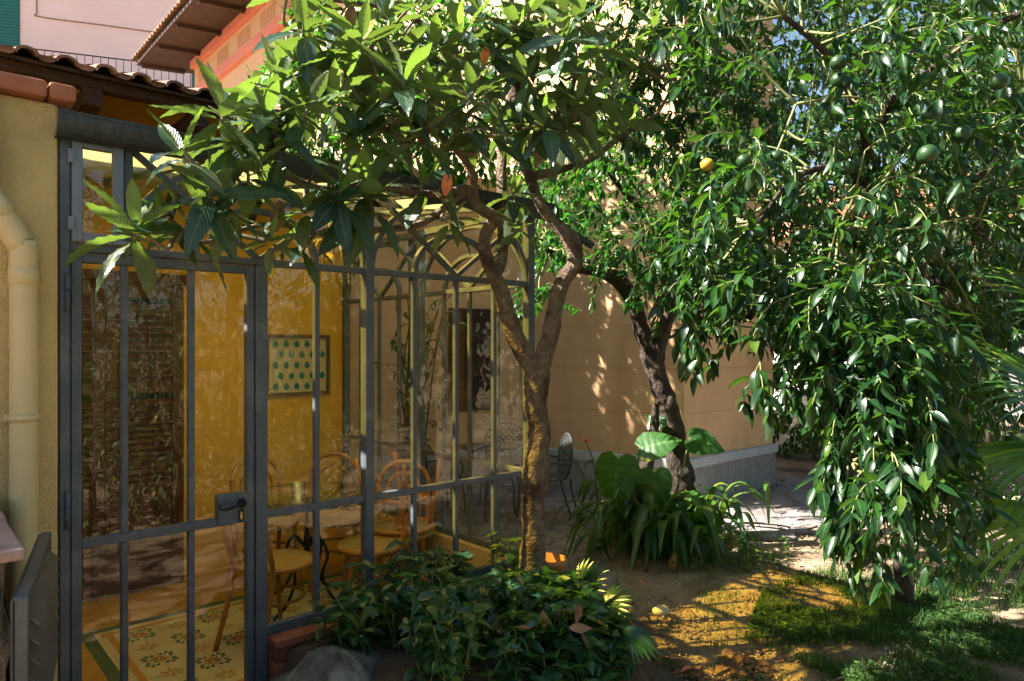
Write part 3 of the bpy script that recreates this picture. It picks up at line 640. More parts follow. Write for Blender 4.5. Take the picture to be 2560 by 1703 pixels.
A0, A1 = W(-.855,-.36), W(-1.0,-1.04); ax = (A1-A0); Lp = ax.length; ax.normalize(); nn = Vector((-ax.y, ax.x, 0))
if nn.dot(D2) < 0: nn = -nn
def pbox(b, a0, a1, d0, d1, z0, z1):
    f = lambda a, d, z: Vector((A0.x+ax.x*a+nn.x*d, A0.y+ax.y*a+nn.y*d, z)); return b.hexa([f(a0,d0,z0),f(a1,d0,z0),f(a1,d1,z0),f(a0,d1,z0),f(a0,d0,z1),f(a1,d0,z1),f(a1,d1,z1),f(a0,d1,z1)])
b = MB(); pbox(b, 0, Lp, -.014, -.008, .02, 1.09); b.build('back_sheet', M_metaldk, pan)
b = MB(); pbox(b, .0, .03, -.007, .022, .02, 1.095); pbox(b, Lp-.03, Lp, -.007, .022, .02, 1.095); pbox(b, .03, Lp-.03, -.007, .0215, 1.06, 1.095); pbox(b, .03, Lp-.03, -.007, .0215, .02, .70); bevel(b.build('panel_frame', M_metalbox, pan), .003, 1)
for k in range(7):
    z = .72+k*.049; f = lambda a, d, z_: Vector((A0.x+ax.x*a+nn.x*d, A0.y+ax.y*a+nn.y*d, z_)); b = MB()
    b.hexa([f(.03,.040,z),f(Lp-.03,.040,z),f(Lp-.03,.046,z),f(.03,.046,z),f(.03,-.005,z+.042),f(Lp-.03,-.005,z+.042),f(Lp-.03,.003,z+.042),f(.03,.003,z+.042)]); b.build('louvre', M_metalbox, pan)

# ================================================================== VILLA on the right / behind
villa = thing('peach_villa', 'tall peach villa with grey roughcast plinth and pink frieze under the eave', 'house', (1,9,0))
Ka = Vector((.10, 8.54, 0)); K = Ka+N2*12.2; Kb = Vector((1.83, 7.447, 0)); Kc = Kb+D2*1.88
def wall_seg(b, A, B, z0, z1, th=.3, out=0.0):
    d = (B-A).normalized(); n = Vector((d.y, -d.x, 0))      # outward = right of A->B
    p = [A+n*out, B+n*out, B-n*th, A-n*th]; b.hexa([Vector((q.x,q.y,z0)) for q in p]+[Vector((q.x,q.y,z1)) for q in p]); return n
b = MB(); wall_seg(b, K, Ka, .5, 9.2); b.build('long_wall', M_villaU, villa)
b = MB()
p = [Ka, Kb, Kc, Kc+N2*6, Ka+N2*6+D2*.3]; b.prism([(q.x,q.y) for q in p], lambda q: Vector((q[0],q[1],.5)), lambda q: Vector((q[0],q[1],9.2))); b.build('corner_wall', M_villa, villa)
for (A, B) in ((Ka, Kb), (Kb, Kc)):
    d = (B-A).normalized(); n = Vector((d.y,-d.x,0)); L = (B-A).length; k = max(1, round(L/.95)); 
    for i in range(k):
        a = A+d*(L*i/k+.012)-d*.0; c = A+d*(L*(i+1)/k-.012)
        b = MB(); wall_seg(b, a, c, .0, .40, .2, .045); b.build('plinth_panel', M_plinth, villa)
    b = MB(); wall_seg(b, A+d*.0, B, .0, .399, .2, .036); b.build('plinth_backing', M_cap, villa)
    b = MB(); wall_seg(b, A, B+d*.03, .40, .505, .2, .06); bevel(b.build('plinth_cap', M_cap, villa), .012, 2)
    for z in (.98, 1.46, 1.94, 2.42, 2.9):       # scored joints
        b = MB(); wall_seg(b, A+d*.02, B-d*.02, z, z+.006, .1, .0016); b.build('plaster_joint', M_groove, villa)
# frieze on the long wall
zf = 7.95
for (z0, z1, o_, m_) in ((zf, zf+.22, .10, M_pinkband), (zf+.74, zf+.98, .14, M_pinkband), (zf+.22, zf+.74, .03, M_villaU)):
    b = MB(); wall_seg(b, K-N2*-.0, Ka, z0+.002, z1-.002, .1, o_); b.build('frieze_band', m_, villa)
dk = (Ka-K).normalized(); nk = Vector((dk.y,-dk.x,0))
for g in range(9):
    for q in range(9):
        a = K+dk*(.35+g*1.3+q*.085); b = MB(); wall_seg(b, a, a+dk*.035, zf+.32, zf+.64, .05, .036); b.build('frieze_flute', M_groove, villa)
# eave of the villa
e0 = K-dk*.9+nk*1.15; e1 = Ka+nk*1.15; r0 = K-dk*.9; r1 = Ka+dk*0
zE = 8.78
b = MB(); b.hexa([Vector((e0.x,e0.y,zE)),Vector((e1.x,e1.y,zE)),Vector((r1.x,r1.y,zE+.42))-nk*3,Vector((r0.x,r0.y,zE+.42))-nk*3]+[Vector((e0.x,e0.y,zE+.10)),Vector((e1.x,e1.y,zE+.10)),Vector((r1.x,r1.y,zE+1.9))-nk*3,Vector((r0.x,r0.y,zE+1.9))-nk*3]); vroof = b.build('eave', M_dwood, villa)
for i in range(9):
    a = K+dk*(i*1.45-.7); b = MB(); q0, q1 = a+nk*1.08, a+nk*.05
    b.hexa([Vector((p.x,p.y,z)) for p, z in ((q0-dk*.06,zE-.09),(q0+dk*.06,zE-.09),(q1+dk*.06,zE+.02),(q1-dk*.06,zE+.02),(q0-dk*.06,zE+.02),(q0+dk*.06,zE+.02),(q1+dk*.06,zE+.2),(q1-dk*.06,zE+.2))]); b.build('eave_bracket', M_dwood, villa)
for i in range(56):
    a = e0+dk*(i*.22); b = MB(); ring = [(.11*math.cos(q), .09*math.sin(q)) for q in np.linspace(0, math.pi, 7)]+[(.08*math.cos(q), .065*math.sin(q)) for q in np.linspace(math.pi, 0, 7)]
    b.prism(ring, lambda q: a+dk*q[0]+nk*.10+Vector((0,0,zE+.11+q[1])), lambda q: a+dk*q[0]-nk*.5+Vector((0,0,zE+.40+q[1]))); b.build('roof_tile', M_rtile, vroof)
# windows with shutters on the long wall (seen through the leaves)
for d_ in (2.6,):
    a = K+dk*d_; b = MB(); wall_seg(b, a, a+dk*1.1, 4.6, 6.7, .05, .05); f = b.build('window_shutter', M_metalbox, villa)
    for k in range(24):
        b = MB(); wall_seg(b, a+dk*.08, a+dk*1.02, 4.68+k*.083, 4.74+k*.083, .02, .07); b.build('slat', M_metalbox, f)
# annex wall joining house and villa
annex = thing('annex_wall', 'low peach annex wall with a louvred window behind the conservatory', 'wall', (-1.2,7.7,0))
An = Vector((-2.6,7.08,0)); dd = (Ka-An).normalized(); La = (Ka-An).length
b = MB(); wall_seg(b, An, Ka-dd*.01, .5, 3.7, .3); b.build('wall', M_villa, annex)
b = MB(); wall_seg(b, An, Ka-dd*.01, .0, .40, .2, .04); b.build('plinth', M_plinth, annex)
b = MB(); wall_seg(b, An, Ka-dd*.02, .40, .503, .2, .055); bevel(b.build('plinth_cap', M_cap, annex), .01, 2)
a = Ka-dd*.95; b = MB(); wall_seg(b, a, a+dd*.62, .95, 2.15, .05, .05); f = b.build('window_shutter', M_dwood, annex)
for k in range(20): b = MB(); wall_seg(b, a+dd*.05, a+dd*.57, 1.0+k*.055, 1.035+k*.055, .02, .065); b.build('slat', M_dwood, f)

# ================================================================== APARTMENT BLOCK far left
apt = thing('pale_apartment_block', 'pale pink apartment block with balcony railing behind the roofs', 'building', (-14,26,0))
Q0, Q1 = Vector((-19,24.1,0)), Vector((-4,29.3,0)); dq = (Q1-Q0).normalized(); nq = Vector((dq.y,-dq.x,0))
b = MB(); wall_seg(b, Q0-dq*6, Q1, 0, 19, .4); b.build('wall', M_apart, apt)
b = MB(); wall_seg(b, Q0-dq*6, Q0+dq*9.6, 10.6, 10.75, .0, 1.2); b.build('balcony_slab', M_apart, apt)
rail = MB(); f0 = Q0+nq*1.15
def rbar(b, a, c, r): b.tube([a, c], r, 6)
rbar(rail, Vector((*(f0-dq*6).xy, 11.85)), Vector((*(f0+dq*9.6).xy, 11.85)), .022); rbar(rail, Vector((*(f0-dq*6).xy, 10.85)), Vector((*(f0+dq*9.6).xy, 10.85)), .018)
rail = rail.build('balcony_railing', M_iron, apt)
for k in range(48):
    a = f0+dq*(-2+k*.24); b = MB(); rbar(b, Vector((a.x,a.y,10.85)), Vector((a.x,a.y,11.85)), .011); b.build('railing_bar', M_iron, rail)
for (d0, d1, z0, z1) in ((-.6, 1.75, 10.8, 14.6), (7.3, 8.7, 10.8, 13.0)):
    b = MB(); wall_seg(b, Q0+dq*d0, Q0+dq*d1, z0, z1, .02, .04); sh = b.build('roller_shutter', M_greenshut, apt)
    k = 0
    while z0+k*.11 < z1-.1: b = MB(); wall_seg(b, Q0+dq*(d0+.03), Q0+dq*(d1-.03), z0+k*.11+.015, z0+k*.11+.1, .02, .06); b.build('slat', M_greenshut, sh); k += 1
b = MB(); cpt = lambda x, y: (lambda kx: (lambda o, u: Vector((o.x+dq.x*u, o.y+dq.y*u, CZ-(y-HY)/F*(o.y+dq.y*u))))(Q0+nq*.03, (kx*(Q0+nq*.03).y-(Q0+nq*.03).x)/(dq.x-kx*dq.y)))((x-CX)/F)
b.tube(smooth_path([cpt(92,-40), cpt(92,28), cpt(100,42), cpt(250,62), cpt(430,87)],5), .02, 5); b.build('wall_cable', M_cable, apt)

# ================================================================== INTERIOR FURNITURE
def bentwood(name, label, c, ang, group, m=M_honey, z=0.0, flip=False):
    t = thing(name, label, 'chair', W(c[0], c[1], z), group); 
    base = Matrix.Translation(W(c[0], c[1], z)) @ Matrix.Rotation(ang, 4, 'Z')
    if flip: base = Matrix.Translation(W(c[0], c[1], z)) @ Matrix.Rotation(ang, 4, 'Z') @ Matrix.Rotation(math.pi, 4, 'X')
    T = lambda x, y, zz: base @ Vector((x, y, zz)); up = (base.to_3x3() @ Vector((0,0,1)))
    b = MB(); n = 24; ring = [T(.205*math.cos(a), .205*math.sin(a), .455) for a in np.linspace(0, 2*math.pi, n+1)]; b.tube(ring, .017, 8, cap=False); b.build('seat_rim', m, t)
    b = MB(); prof = [(0,.462),(.10,.461),(.16,.463),(.197,.468)]; b.lathe([(0,.448),(.197,.448),(.197,.468),(.16,.463),(.10,.461),(0,.462)], base @ Vector((0,0,0)), n, axis=up); b.build('seat', M_cane, t)
    for sx, sy in ((.14,.14),(-.14,.14)):
        b = MB(); b.tube(smooth_path([T(sx*.95,sy*.95,.45),T(sx*1.05,sy*1.1,.25),T(sx*1.2,sy*1.35,0)],4), lerp_r([.017,.016,.012],9), 8); b.build('leg', m, t)
    b = MB(); hoop = []
    for a in np.linspace(0, math.pi, 13): hoop.append((.175*math.cos(a), .72+.17*math.sin(a)))
    path = [T(.18,-.27,0), T(.165,-.20,.25), T(.16,-.165,.45), T(.17,-.20,.6)]+[T(x, -.20-.16*(z_-.6), z_) for x, z_ in hoop]+[T(-.17,-.20,.6), T(-.16,-.165,.45), T(-.165,-.20,.25), T(-.18,-.27,0)]
    b.tube(smooth_path(path,3), .0155, 8); b.build('back_hoop', m, t)
    b = MB(); path = [T(.11,-.165,.46), T(.115,-.19,.6)]+[T(.115*math.cos(a), -.20-.14*(.12+.13*math.sin(a)), .68+.13*math.sin(a)) for a in np.linspace(0, math.pi, 11)]+[T(-.115,-.19,.6), T(-.11,-.165,.46)]; b.tube(smooth_path(path,3), .010, 7); b.build('inner_hoop', m, t)
    b = MB(); b.tube([T(.165*math.cos(a), .165*math.sin(a)-.01, .26) for a in np.linspace(0, 2*math.pi, 21)], .010, 7, cap=False); b.build('leg_ring', m, t)
    return t
GI = 'bentwood chairs in the conservatory'
aw = lambda ds, dt: math.atan2((D2*ds+N2*dt).y, (D2*ds+N2*dt).x)-math.pi/2     # heading: +Y of chair (front) points this way
bentwood('bentwood_chair', 'bentwood cane chair nearest the glass door, its back to the door', (.44,.86), aw(1,.35), GI)
bentwood('bentwood_chair', 'bentwood cane chair behind the steel post with its seat towards the table', (1.04,.80), aw(-1,.45), GI)
bentwood('bentwood_chair', 'bentwood chair on the far side of the glass table near the picture', (1.18,1.58), aw(-.5,-1), GI)
bentwood('bentwood_chair', 'bentwood chair on the far side of the glass table nearest the shutters', (.78,1.80), aw(0,-1), GI)
bentwood('rattan_chair', 'amber rattan chair standing by the side glazing', (1.36,.95), aw(-.7,-1), None, M_honey2)
bentwood('rattan_chair', 'amber rattan chair stacked upside down on another chair', (1.36,.95), aw(-.2,1), None, M_honey2, z=.945, flip=True)
tb = thing('round_table', 'round glass topped table with dark curled iron legs in the conservatory', 'table', W(.80,1.22,0))
b = MB(); b.lathe([(0,.725),(.44,.725),(.447,.7285),(.44,.735),(0,.735)], W(.80,1.22,0), 40); b.build('table_top', glass_mat('table_glass', (.80,.90,.84), .06), tb)
b = MB(); b.lathe([(.445,.7245),(.449,.729),(.445,.7345)], W(.80,1.22,0), 40); b.build('table_edge', mat('glass_edge', (.03,.07,.05), None, rough=.2), tb)
b = MB(); b.lathe([(0,.30),(.014,.30),(.02,.42),(.012,.55),(.012,.68),(.10,.715),(.10,.724),(0,.724)], W(.80,1.22,0), 14); b.build('column', M_iron, tb)
for k in range(4):
    a = k*math.pi/2+.5; q = lambda r, z: W(.80+r*math.cos(a), 1.22+r*math.sin(a), z); b = MB(); b.tube(smooth_path([q(.015,.40),q(.10,.46),q(.16,.36),q(.12,.22),q(.2,.09),q(.30,.05),q(.34,.012)],4), lerp_r([.011,.010,.010,.009],25), 8); b.build('leg', M_iron, tb)
gl = thing('glass_tumbler', 'clear ribbed glass tumbler standing on the glass table', 'glass', W(.66,1.04,.736))
b = MB(); b.lathe([(0,0),(.036,0),(.046,.125),(.043,.125),(.034,.006),(0,.006)], W(.66,1.04,.7365), 24); b.build('tumbler', glass_mat('clear_glass', (.93,.95,.92), .12, .05), gl)
pic = thing('framed_picture', 'framed print of small teal vases on the ochre wall', 'picture', W(1.2,TD-.02,1.5))
u0, u1, z0, z1 = .955, 1.50, 1.31, 1.80; b = MB()
b.lbox(u0,u1,TD-.028,TD-.004,z0,z0+.028); b.lbox(u0,u1,TD-.028,TD-.004,z1-.028,z1); b.lbox(u0,u0+.028,TD-.0275,TD-.0045,z0+.028,z1-.028); b.lbox(u1-.028,u1,TD-.0275,TD-.0045,z0+.028,z1-.028); b.build('picture_frame', mat('dark_gilt_wood', (.10,.05,.018), (.16,.09,.03), 12, .45), pic)
b = MB(); b.lbox(u0+.026,u1-.026,TD-.012,TD-.006,z0+.026,z1-.026); b.build('print', M_paper, pic)
vase = [(-.012,-.026),(.012,-.026),(.016,-.018),(.024,-.004),(.022,.008),(.012,.016),(.016,.026),(-.016,.026),(-.012,.016),(-.022,.008),(-.024,-.004),(-.016,-.018)]
for i in range(5):
    for j in range(5):
        c = (u0+.085+i*.088+(.044 if j % 2 else 0), z0+.075+j*.085)
        if c[0] > u1-.06: continue
        b = MB(); b.prism(vase, lambda q: W(c[0]+q[0], TD-.0125, c[1]+q[1]), lambda q: W(c[0]+q[0], TD-.0140, c[1]+q[1])); b.build('vase_print', M_teal, pic)
# chandelier
cc = px(822, 655, 4.55); ch = thing('chandelier', 'gold chandelier with drooping arms and strings of glass beads', 'chandelier', cc)
b = MB(); b.tube([cc+Vector((0,0,.05)), Vector((cc.x,cc.y,zr(1.4)-.02))], .006, 6); b.lathe([(0,-.03),(.03,-.02),(.04,.02),(.02,.06),(0,.07)], cc, 12); b.build('stem', M_gold, ch)
for k in range(16):
    a = k*math.pi/8; d = Vector((math.cos(a), math.sin(a), 0)); b = MB(); b.tube(smooth_path([cc+Vector((0,0,.05)), cc+d*.05+Vector((0,0,.13)), cc+d*.11+Vector((0,0,.12)), cc+d*.15+Vector((0,0,.05))],4), .0045, 6); b.build('arm', M_gold, ch)
    b = MB(); p = cc+d*.15
    for j in range(9): b.lathe([(0,-.009),(.0065,0),(0,.009)], p+Vector((0,0,.04-j*.022)), 6)
    b.build('bead_string', M_crystal, ch)

# ================================================================== TERRACE FURNITURE
def mesh_chair(label, pos, ang):
    t = thing('mesh_garden_chair', label, 'chair', pos, 'grey mesh chairs on the terrace'); base = Matrix.Translation(Vector(pos)) @ Matrix.Rotation(ang, 4, 'Z'); T = lambda x, y, z: base @ Vector((x, y, z))
    b = MB(); rim = [T(.24*math.cos(a), -.19-.22*max(0, (.26*math.sin(a)+.26))*.5, .64+.22*math.sin(a)) for a in np.linspace(0, 2*math.pi, 25)]; b.tube(rim, .010, 6, cap=False); b.build('back_rim', M_meshchair, t)
    b = MB()
    for k in range(-7, 8):
        for sg in (1, -1):
            pts = []
            for q in np.linspace(-1, 1, 15):
                x = k*.062+sg*q*.2; z = q*.2
                if (x/.235)**2+(z/.215)**2 <= 1: pts.append(T(x, -.19-.22*(z+.26)*.5+.012*0, .64+z))
            if len(pts) > 1: b.tube(pts, .0042, 4)
    b.build('back_mesh', M_meshchair, t)
    b = MB(); b.lathe([(0,.435),(.21,.440),(.225,.448),(.21,.455),(0,.449)], base @ Vector((0,0,0)), 24); b.build('seat', M_meshchair, t)
    for sx in (-1, 1):
        b = MB(); b.tube(smooth_path([T(sx*.2,-.22,.46), T(sx*.2,-.24,.3), T(sx*.22,-.33,.018)],4), .010, 7); b.build('leg', M_meshchair, t)
        b = MB(); b.tube(smooth_path([T(sx*.18,.16,.44), T(sx*.2,.2,.25), T(sx*.21,.22,.018)],4), .010, 7); b.build('leg', M_meshchair, t)
        b = MB(); b.tube(smooth_path([T(sx*.23,-.22,.60), T(sx*.26,0,.62), T(sx*.24,.16,.56), T(sx*.2,.18,.45)],4), .009, 7); b.build('armrest', M_meshchair, t)
    return t
mesh_chair('grey mesh garden chair standing just right of the loquat trunk', (.30,6.75,0), R(100))
mesh_chair('grey mesh garden chair facing the camera, seen through the side glazing', (-.10,7.55,0), R(172))
mesh_chair('grey mesh garden chair seen dimly through the conservatory at its left', (-.75,7.0,0), R(-60))
mesh_chair('dark garden chair behind the villa corner at the right', (4.35,9.05,0), R(200))
gt = thing('round_garden_table', 'small round grey garden table between the mesh chairs', 'table', (-.22,6.98,0))
b = MB(); b.lathe([(0,.70),(.30,.70),(.31,.71),(.30,.722),(0,.722)], (-.22,6.98,0), 28); b.build('table_top', M_meshchair, gt)
for k in range(3):
    a = k*2.094+.4; b = MB(); b.tube([Vector((-.22+.22*math.cos(a),6.98+.22*math.sin(a),.70)), Vector((-.22+.27*math.cos(a),6.98+.27*math.sin(a),.018))], .012, 7); b.build('leg', M_meshchair, gt)
#@@PLANTS
# ================================================================== PLANTS
UP = Vector((0,0,1))
def nearest(nodes, p): return min(nodes, key=lambda q: (q-p).length)
def branch_mesh(b, a, c, r0, r1, sag=.05, k=6, n=5):
    mid = (a+c)/2+rv(.03)-UP*sag; pth = smooth_path([a, mid, c], n); b.tube(pth, lerp_r([r0,r1], len(pth)), k, bump=.15)
    return pth

# ---------------------------------------------------------------- planting bed in front of the conservatory
bv, nb_s, nb_t = [], 46, 26; sA, sB, tA, tB = -.06, 2.25, -1.25, -.10
for j in range(nb_t+1):
    for i in range(nb_s+1):
        s, t = sA+(sB-sA)*i/nb_s, tA+(tB-tA)*j/nb_t
        e = min(1, max(0, (s+.02)/.12))*min(1, max(0, (1.95-s)/.6))*min(1, max(0, (t+1.22)/.42))
        e = e*e*(3-2*e); p = W(s, t); z = -.02+.38*e+(.02*noise.noise(p*5)+.012*noise.noise(p*15))*e; bv.append(W(s, t, z))
def bed_z(s, t):
    e = min(1, max(0, (s+.02)/.12))*min(1, max(0, (1.95-s)/.6))*min(1, max(0, (t+1.22)/.42)); e = e*e*(3-2*e); return -.02+.38*e
b = MB(); b.add(bv, [(j*(nb_s+1)+i, j*(nb_s+1)+i+1, (j+1)*(nb_s+1)+i+1, (j+1)*(nb_s+1)+i) for j in range(nb_t) for i in range(nb_s)], True)
bed = place('planting_bed', b.mesh('planting_bed', M_soil)); tag(bed, 'raised bed of dark soil before the conservatory', kind='structure')
def rock(name, label, c, r, m, seed, cat='rock', group=None, sub=3, rough=.28):
    import bmesh
    bm = bmesh.new(); bmesh.ops.create_icosphere(bm, subdivisions=sub, radius=1)
    for v in bm.verts:
        p = v.co.copy(); v.co = Vector((p.x*r[0], p.y*r[1], p.z*r[2]))*(1+rough*noise.noise(p*1.3+Vector((seed,0,0)))+rough*.4*noise.noise(p*4+Vector((seed,3,0))))
    me = bpy.data.meshes.new(name); bm.to_mesh(me); bm.free(); me.materials.append(m)
    for q in me.polygons: q.use_smooth = True
    o = place(name, me, Matrix.Translation(Vector(c))@Matrix.Rotation(seed, 4, 'Z')); return tag(o, label, cat, group)
rock('boulder', 'dark lichened boulder at the brick curb below the shrub', W(.11,-.46,.17), (.33,.27,.28), M_rock, 1.0)
rock('boulder', 'dark boulder half hidden under the sunlit front leaves of the shrub', W(.72,-.98,.08), (.24,.18,.17), M_rock, 2.3)
rock('pebble', 'smooth pale oval pebble lying on the yellow lit dirt', gp(1652,1527,.02), (.058,.04,.034), M_pebble, .3, 'pebble', rough=.06)

# ---------------------------------------------------------------- loquat tree
loq = thing('loquat_tree', 'loquat tree with a forked knobbly trunk and large pleated leaves', 'tree', px(1325,1470,3.8))
def limb(pts, radii, parent, name='limb', m=None, k=14, bump=.15):
    pth = smooth_path([px(*p) for p in pts], 7 if name != 'trunk' else 14); b = MB(); b.tube(pth, lerp_r(radii, len(pth)), k, bump=bump, seed=len(pts)); b.build(name, m or M_bark, parent); return pth
nodes = []
nodes += limb([(1322,1500,3.8),(1328,1430,3.8),(1332,1300,3.8),(1340,1180,3.8),(1346,1080,3.8),(1340,1000,3.8),(1345,925,3.8)], [.080,.070,.062,.067,.060,.064,.072], loq, 'trunk', k=28, bump=.24)[16:]
nodes += limb([(1345,935,3.8),(1300,865,3.78),(1270,790,3.75),(1250,720,3.74),(1232,680,3.72),(1212,630,3.7),(1215,585,3.68),(1236,545,3.66),(1200,520,3.6),(1165,470,3.52)], [.058,.052,.046,.044,.04,.034,.033,.034,.026,.022], loq)
nodes += limb([(1236,690,3.73),(1256,640,3.8),(1254,540,3.9),(1254,420,4.0),(1262,300,4.05),(1300,150,4.1),(1330,-60,4.1)], [.034,.03,.028,.028,.024,.02,.014], loq)
nodes += limb([(1345,935,3.8),(1372,850,3.82),(1388,770,3.83),(1408,700,3.83),(1438,660,3.82),(1428,600,3.8),(1385,555,3.8),(1345,500,3.8),(1322,430,3.8),(1306,370,3.8),(1290,260,3.75),(1290,120,3.7),(1270,-80,3.7)], [.056,.05,.046,.044,.044,.046,.034,.03,.03,.028,.024,.018,.012], loq)
nodes += limb([(1332,440,3.8),(1400,425,3.9),(1480,395,4.0),(1560,335,4.1),(1640,285,4.2),(1690,200,4.2)], [.026,.022,.02,.016,.012,.008], loq)
nodes += limb([(1165,470,3.52),(1080,485,3.38),(990,472,3.2),(920,468,3.05)], [.020,.017,.014,.010], loq)
nodes += limb([(1165,475,3.52),(1060,555,3.4),(940,575,3.2),(800,585,3.0),(700,560,2.85),(600,575,2.72),(520,605,2.6),(430,602,2.5)], [.02,.018,.016,.013,.012,.010,.008,.006], loq)
nodes += limb([(1190,515,3.58),(1175,420,3.5),(1100,340,3.35),(1020,310,3.2),(960,330,3.1)], [.02,.017,.014,.012,.008], loq)
nodes += limb([(920,468,3.05),(800,470,2.9),(700,420,2.8),(640,330,2.75),(560,290,2.65)], [.014,.013,.011,.009,.006], loq)
nodes += limb([(1260,300,4.05),(1180,180,3.9),(1090,80,3.8),(960,20,3.7),(820,0,3.6)], [.02,.018,.015,.012,.008], loq)
nodes += limb([(1090,80,3.8),(980,110,3.6),(880,130,3.4),(790,100,3.3),(720,70,3.2)], [.014,.012,.010,.008,.006], loq)
nodes += limb([(640,330,2.75),(560,400,2.6),(520,465,2.5),(460,400,2.45)], [.010,.009,.007,.005], loq)
nodes += limb([(1310,380,3.8),(1360,320,3.7),(1430,230,3.65),(1440,60,3.6)], [.018,.015,.012,.008], loq)
VIS = [(335,562,2.35,1),(453,370,2.4,1),(557,266,2.5,1.05),(668,281,2.6,1.05),(773,266,2.7,1),(477,555,2.45,.9),(529,466,2.45,1),(847,477,2.8,1),(403,533,2.5,.8),
 (905,96,3.0,1.1),(1011,196,2.9,1.2),(1015,225,2.95,1.1),(853,477,2.85,1),(914,455,2.9,1.15),(765,514,2.8,.9),(1236,318,3.3,1.05),(1188,229,3.2,1.1),(1362,307,3.4,1),(1155,70,3.4,1.05),(1288,59,3.5,1),(1414,74,3.3,1.1),(1314,189,3.4,1),
 (840,237,2.9,.95),(760,60,2.9,1.05),(740,150,3.0,1.0),(1044,330,3.0,1),(1443,250,3.6,1),(922,490,2.9,1.2),(674,596,2.6,.55),(760,600,2.85,.8),(1060,450,3.3,1),(950,180,3.2,1),(1080,240,3.2,1),(1150,310,3.3,1),(1250,240,3.5,1),(1090,110,3.3,1),(860,180,3.1,1),(1200,30,3.5,1),(1330,20,3.6,1),(1130,540,3.5,.85),
 (1440,33,3.4,1.1),(1531,222,3.9,1),(1474,237,3.8,.95),(1633,60,4.0,1),(1670,45,4.1,1),(1590,140,4.2,.9),(700,190,2.8,1),(660,240,2.7,1),(600,330,2.65,1),(690,360,2.7,1),(620,420,2.6,1),(560,520,2.55,.8),
 (800,170,3.1,1),(780,30,3.1,1.1),(870,10,3.2,1.1),(960,40,3.3,1.1),(1060,20,3.4,1),(1000,110,3.2,1),(1120,150,3.4,1),(880,330,2.95,1),(960,270,3.0,1),(1300,560,3.65,.75),(1280,480,3.6,.8),(1325,300,3.5,.9),(1390,180,3.6,1),(1340,110,3.6,1),(1230,130,3.5,1),(1500,110,3.9,1),(1560,300,4.1,.9),(1410,330,3.8,.9),(1470,360,3.9,.8)]
whorls = [(px(x,y,Y), s) for x, y, Y, s in VIS]
def ok_front(p): s, t = LOC(p); return not (t > -.16 and s < 1.85 and p.z < 2.75)
for _ in range(12):
    p = px(random.uniform(1200,1650), random.uniform(-500,-130), random.uniform(3.6,4.6)); whorls.append((p, 1.05))
for _ in range(20):      # deeper and higher crown
    x, y = random.uniform(660,1600), random.uniform(-420,330)
    p = px(x, y, random.uniform(3.3,4.7) if x > 1150 else random.uniform(3.0,3.55))
    if y > 120 and x < 800: continue
    if ok_front(p): whorls.append((p, random.uniform(.85,1.1)))
loqg = [leaf_geo(.315, 14, 2, c, f, .009, .012, .018, .52, seed=i, side=sd_) for i, (c, f, sd_) in enumerate(((.08,.18,.03),(.25,.2,-.05),(.38,.12,.06),(.15,.05,-.04),(.5,.2,.0),(.3,.28,.08),(.05,.3,-.07),(.65,.15,.05)))]
old, young, tw = [], [], MB()
for p, sc_ in whorls:
    q = nearest(nodes, p); dirb = (p-q)
    if .03 < dirb.length < 1.3: branch_mesh(tw, q, p, .010, .0055, .03)
    h = Vector((dirb.x, dirb.y, 0)); h = h.normalized() if h.length > .05 else Vector((random.uniform(-1,1), random.uniform(-1,1), 0)).normalized()
    axis = (UP*1.0+h*random.uniform(.1,.6)+rv(.15)).normalized(); e1 = axis.orthogonal().normalized(); e2 = axis.cross(e1); ph = random.uniform(0,6.28)
    n = random.randint(8,11)
    for i in range(n):
        f = i/(n-1); a = ph+i*2.4; el = R(18+100*f**.95+random.uniform(-10,10)); out_ = e1*math.cos(a)+e2*math.sin(a)
        d = axis*math.cos(el)+out_*math.sin(el); d = (d+Vector((0,0,-.10*f))).normalized()
        L = sc_*random.uniform(.20,.265)*(.62+.38*min(1,f*2.2)); base = p-axis*(.06*f*sc_)+out_*.008
        nrm = (axis*math.sin(el)-out_*math.cos(el))+rv(.18)
        v = random.choice((0,3,6,1)) if f < .3 else random.choice((1,2,4,5,7,3))
        (young if f < .26 and random.random() < .75 else old).append((fr(d, nrm, L, base), v))
tw_o = tw.build('twigs', M_twig, loq); tw_o['kind'] = 'stuff'
foliage(loq, old, loqg, L_loq, 210); foliage(loq, young, loqg, L_loqn, 90, stuff_name='young_foliage')
# a few dead leaves hanging in the loquat
dryg = [leaf_geo(.42, 8, 2, c, f, .0, .02, 0, .5, wave=.05, seed=i+20, side=s_) for i, (c, f, s_) in enumerate(((.3,.5,.05),(-.25,.6,-.05),(.5,-.4,.1),(.15,.9,0)))]
for (x, y, Y, l) in ((700,500,2.75,.13),(1060,285,3.0,.14),(1120,430,3.3,.12),(1345,370,3.7,.11),(880,12,3.1,.13),(1215,115,3.4,.1)):
    place('dead_leaf', fast_mesh('dead_leaf', *dryg[0][:2], L_dry, None, dryg[0][2], dryg[0][3]), Matrix(fr(Vector((random.uniform(-.2,.2),0,-1)), Vector((.2,-1,.2)), l, px(x,y,Y)).tolist()), loq)

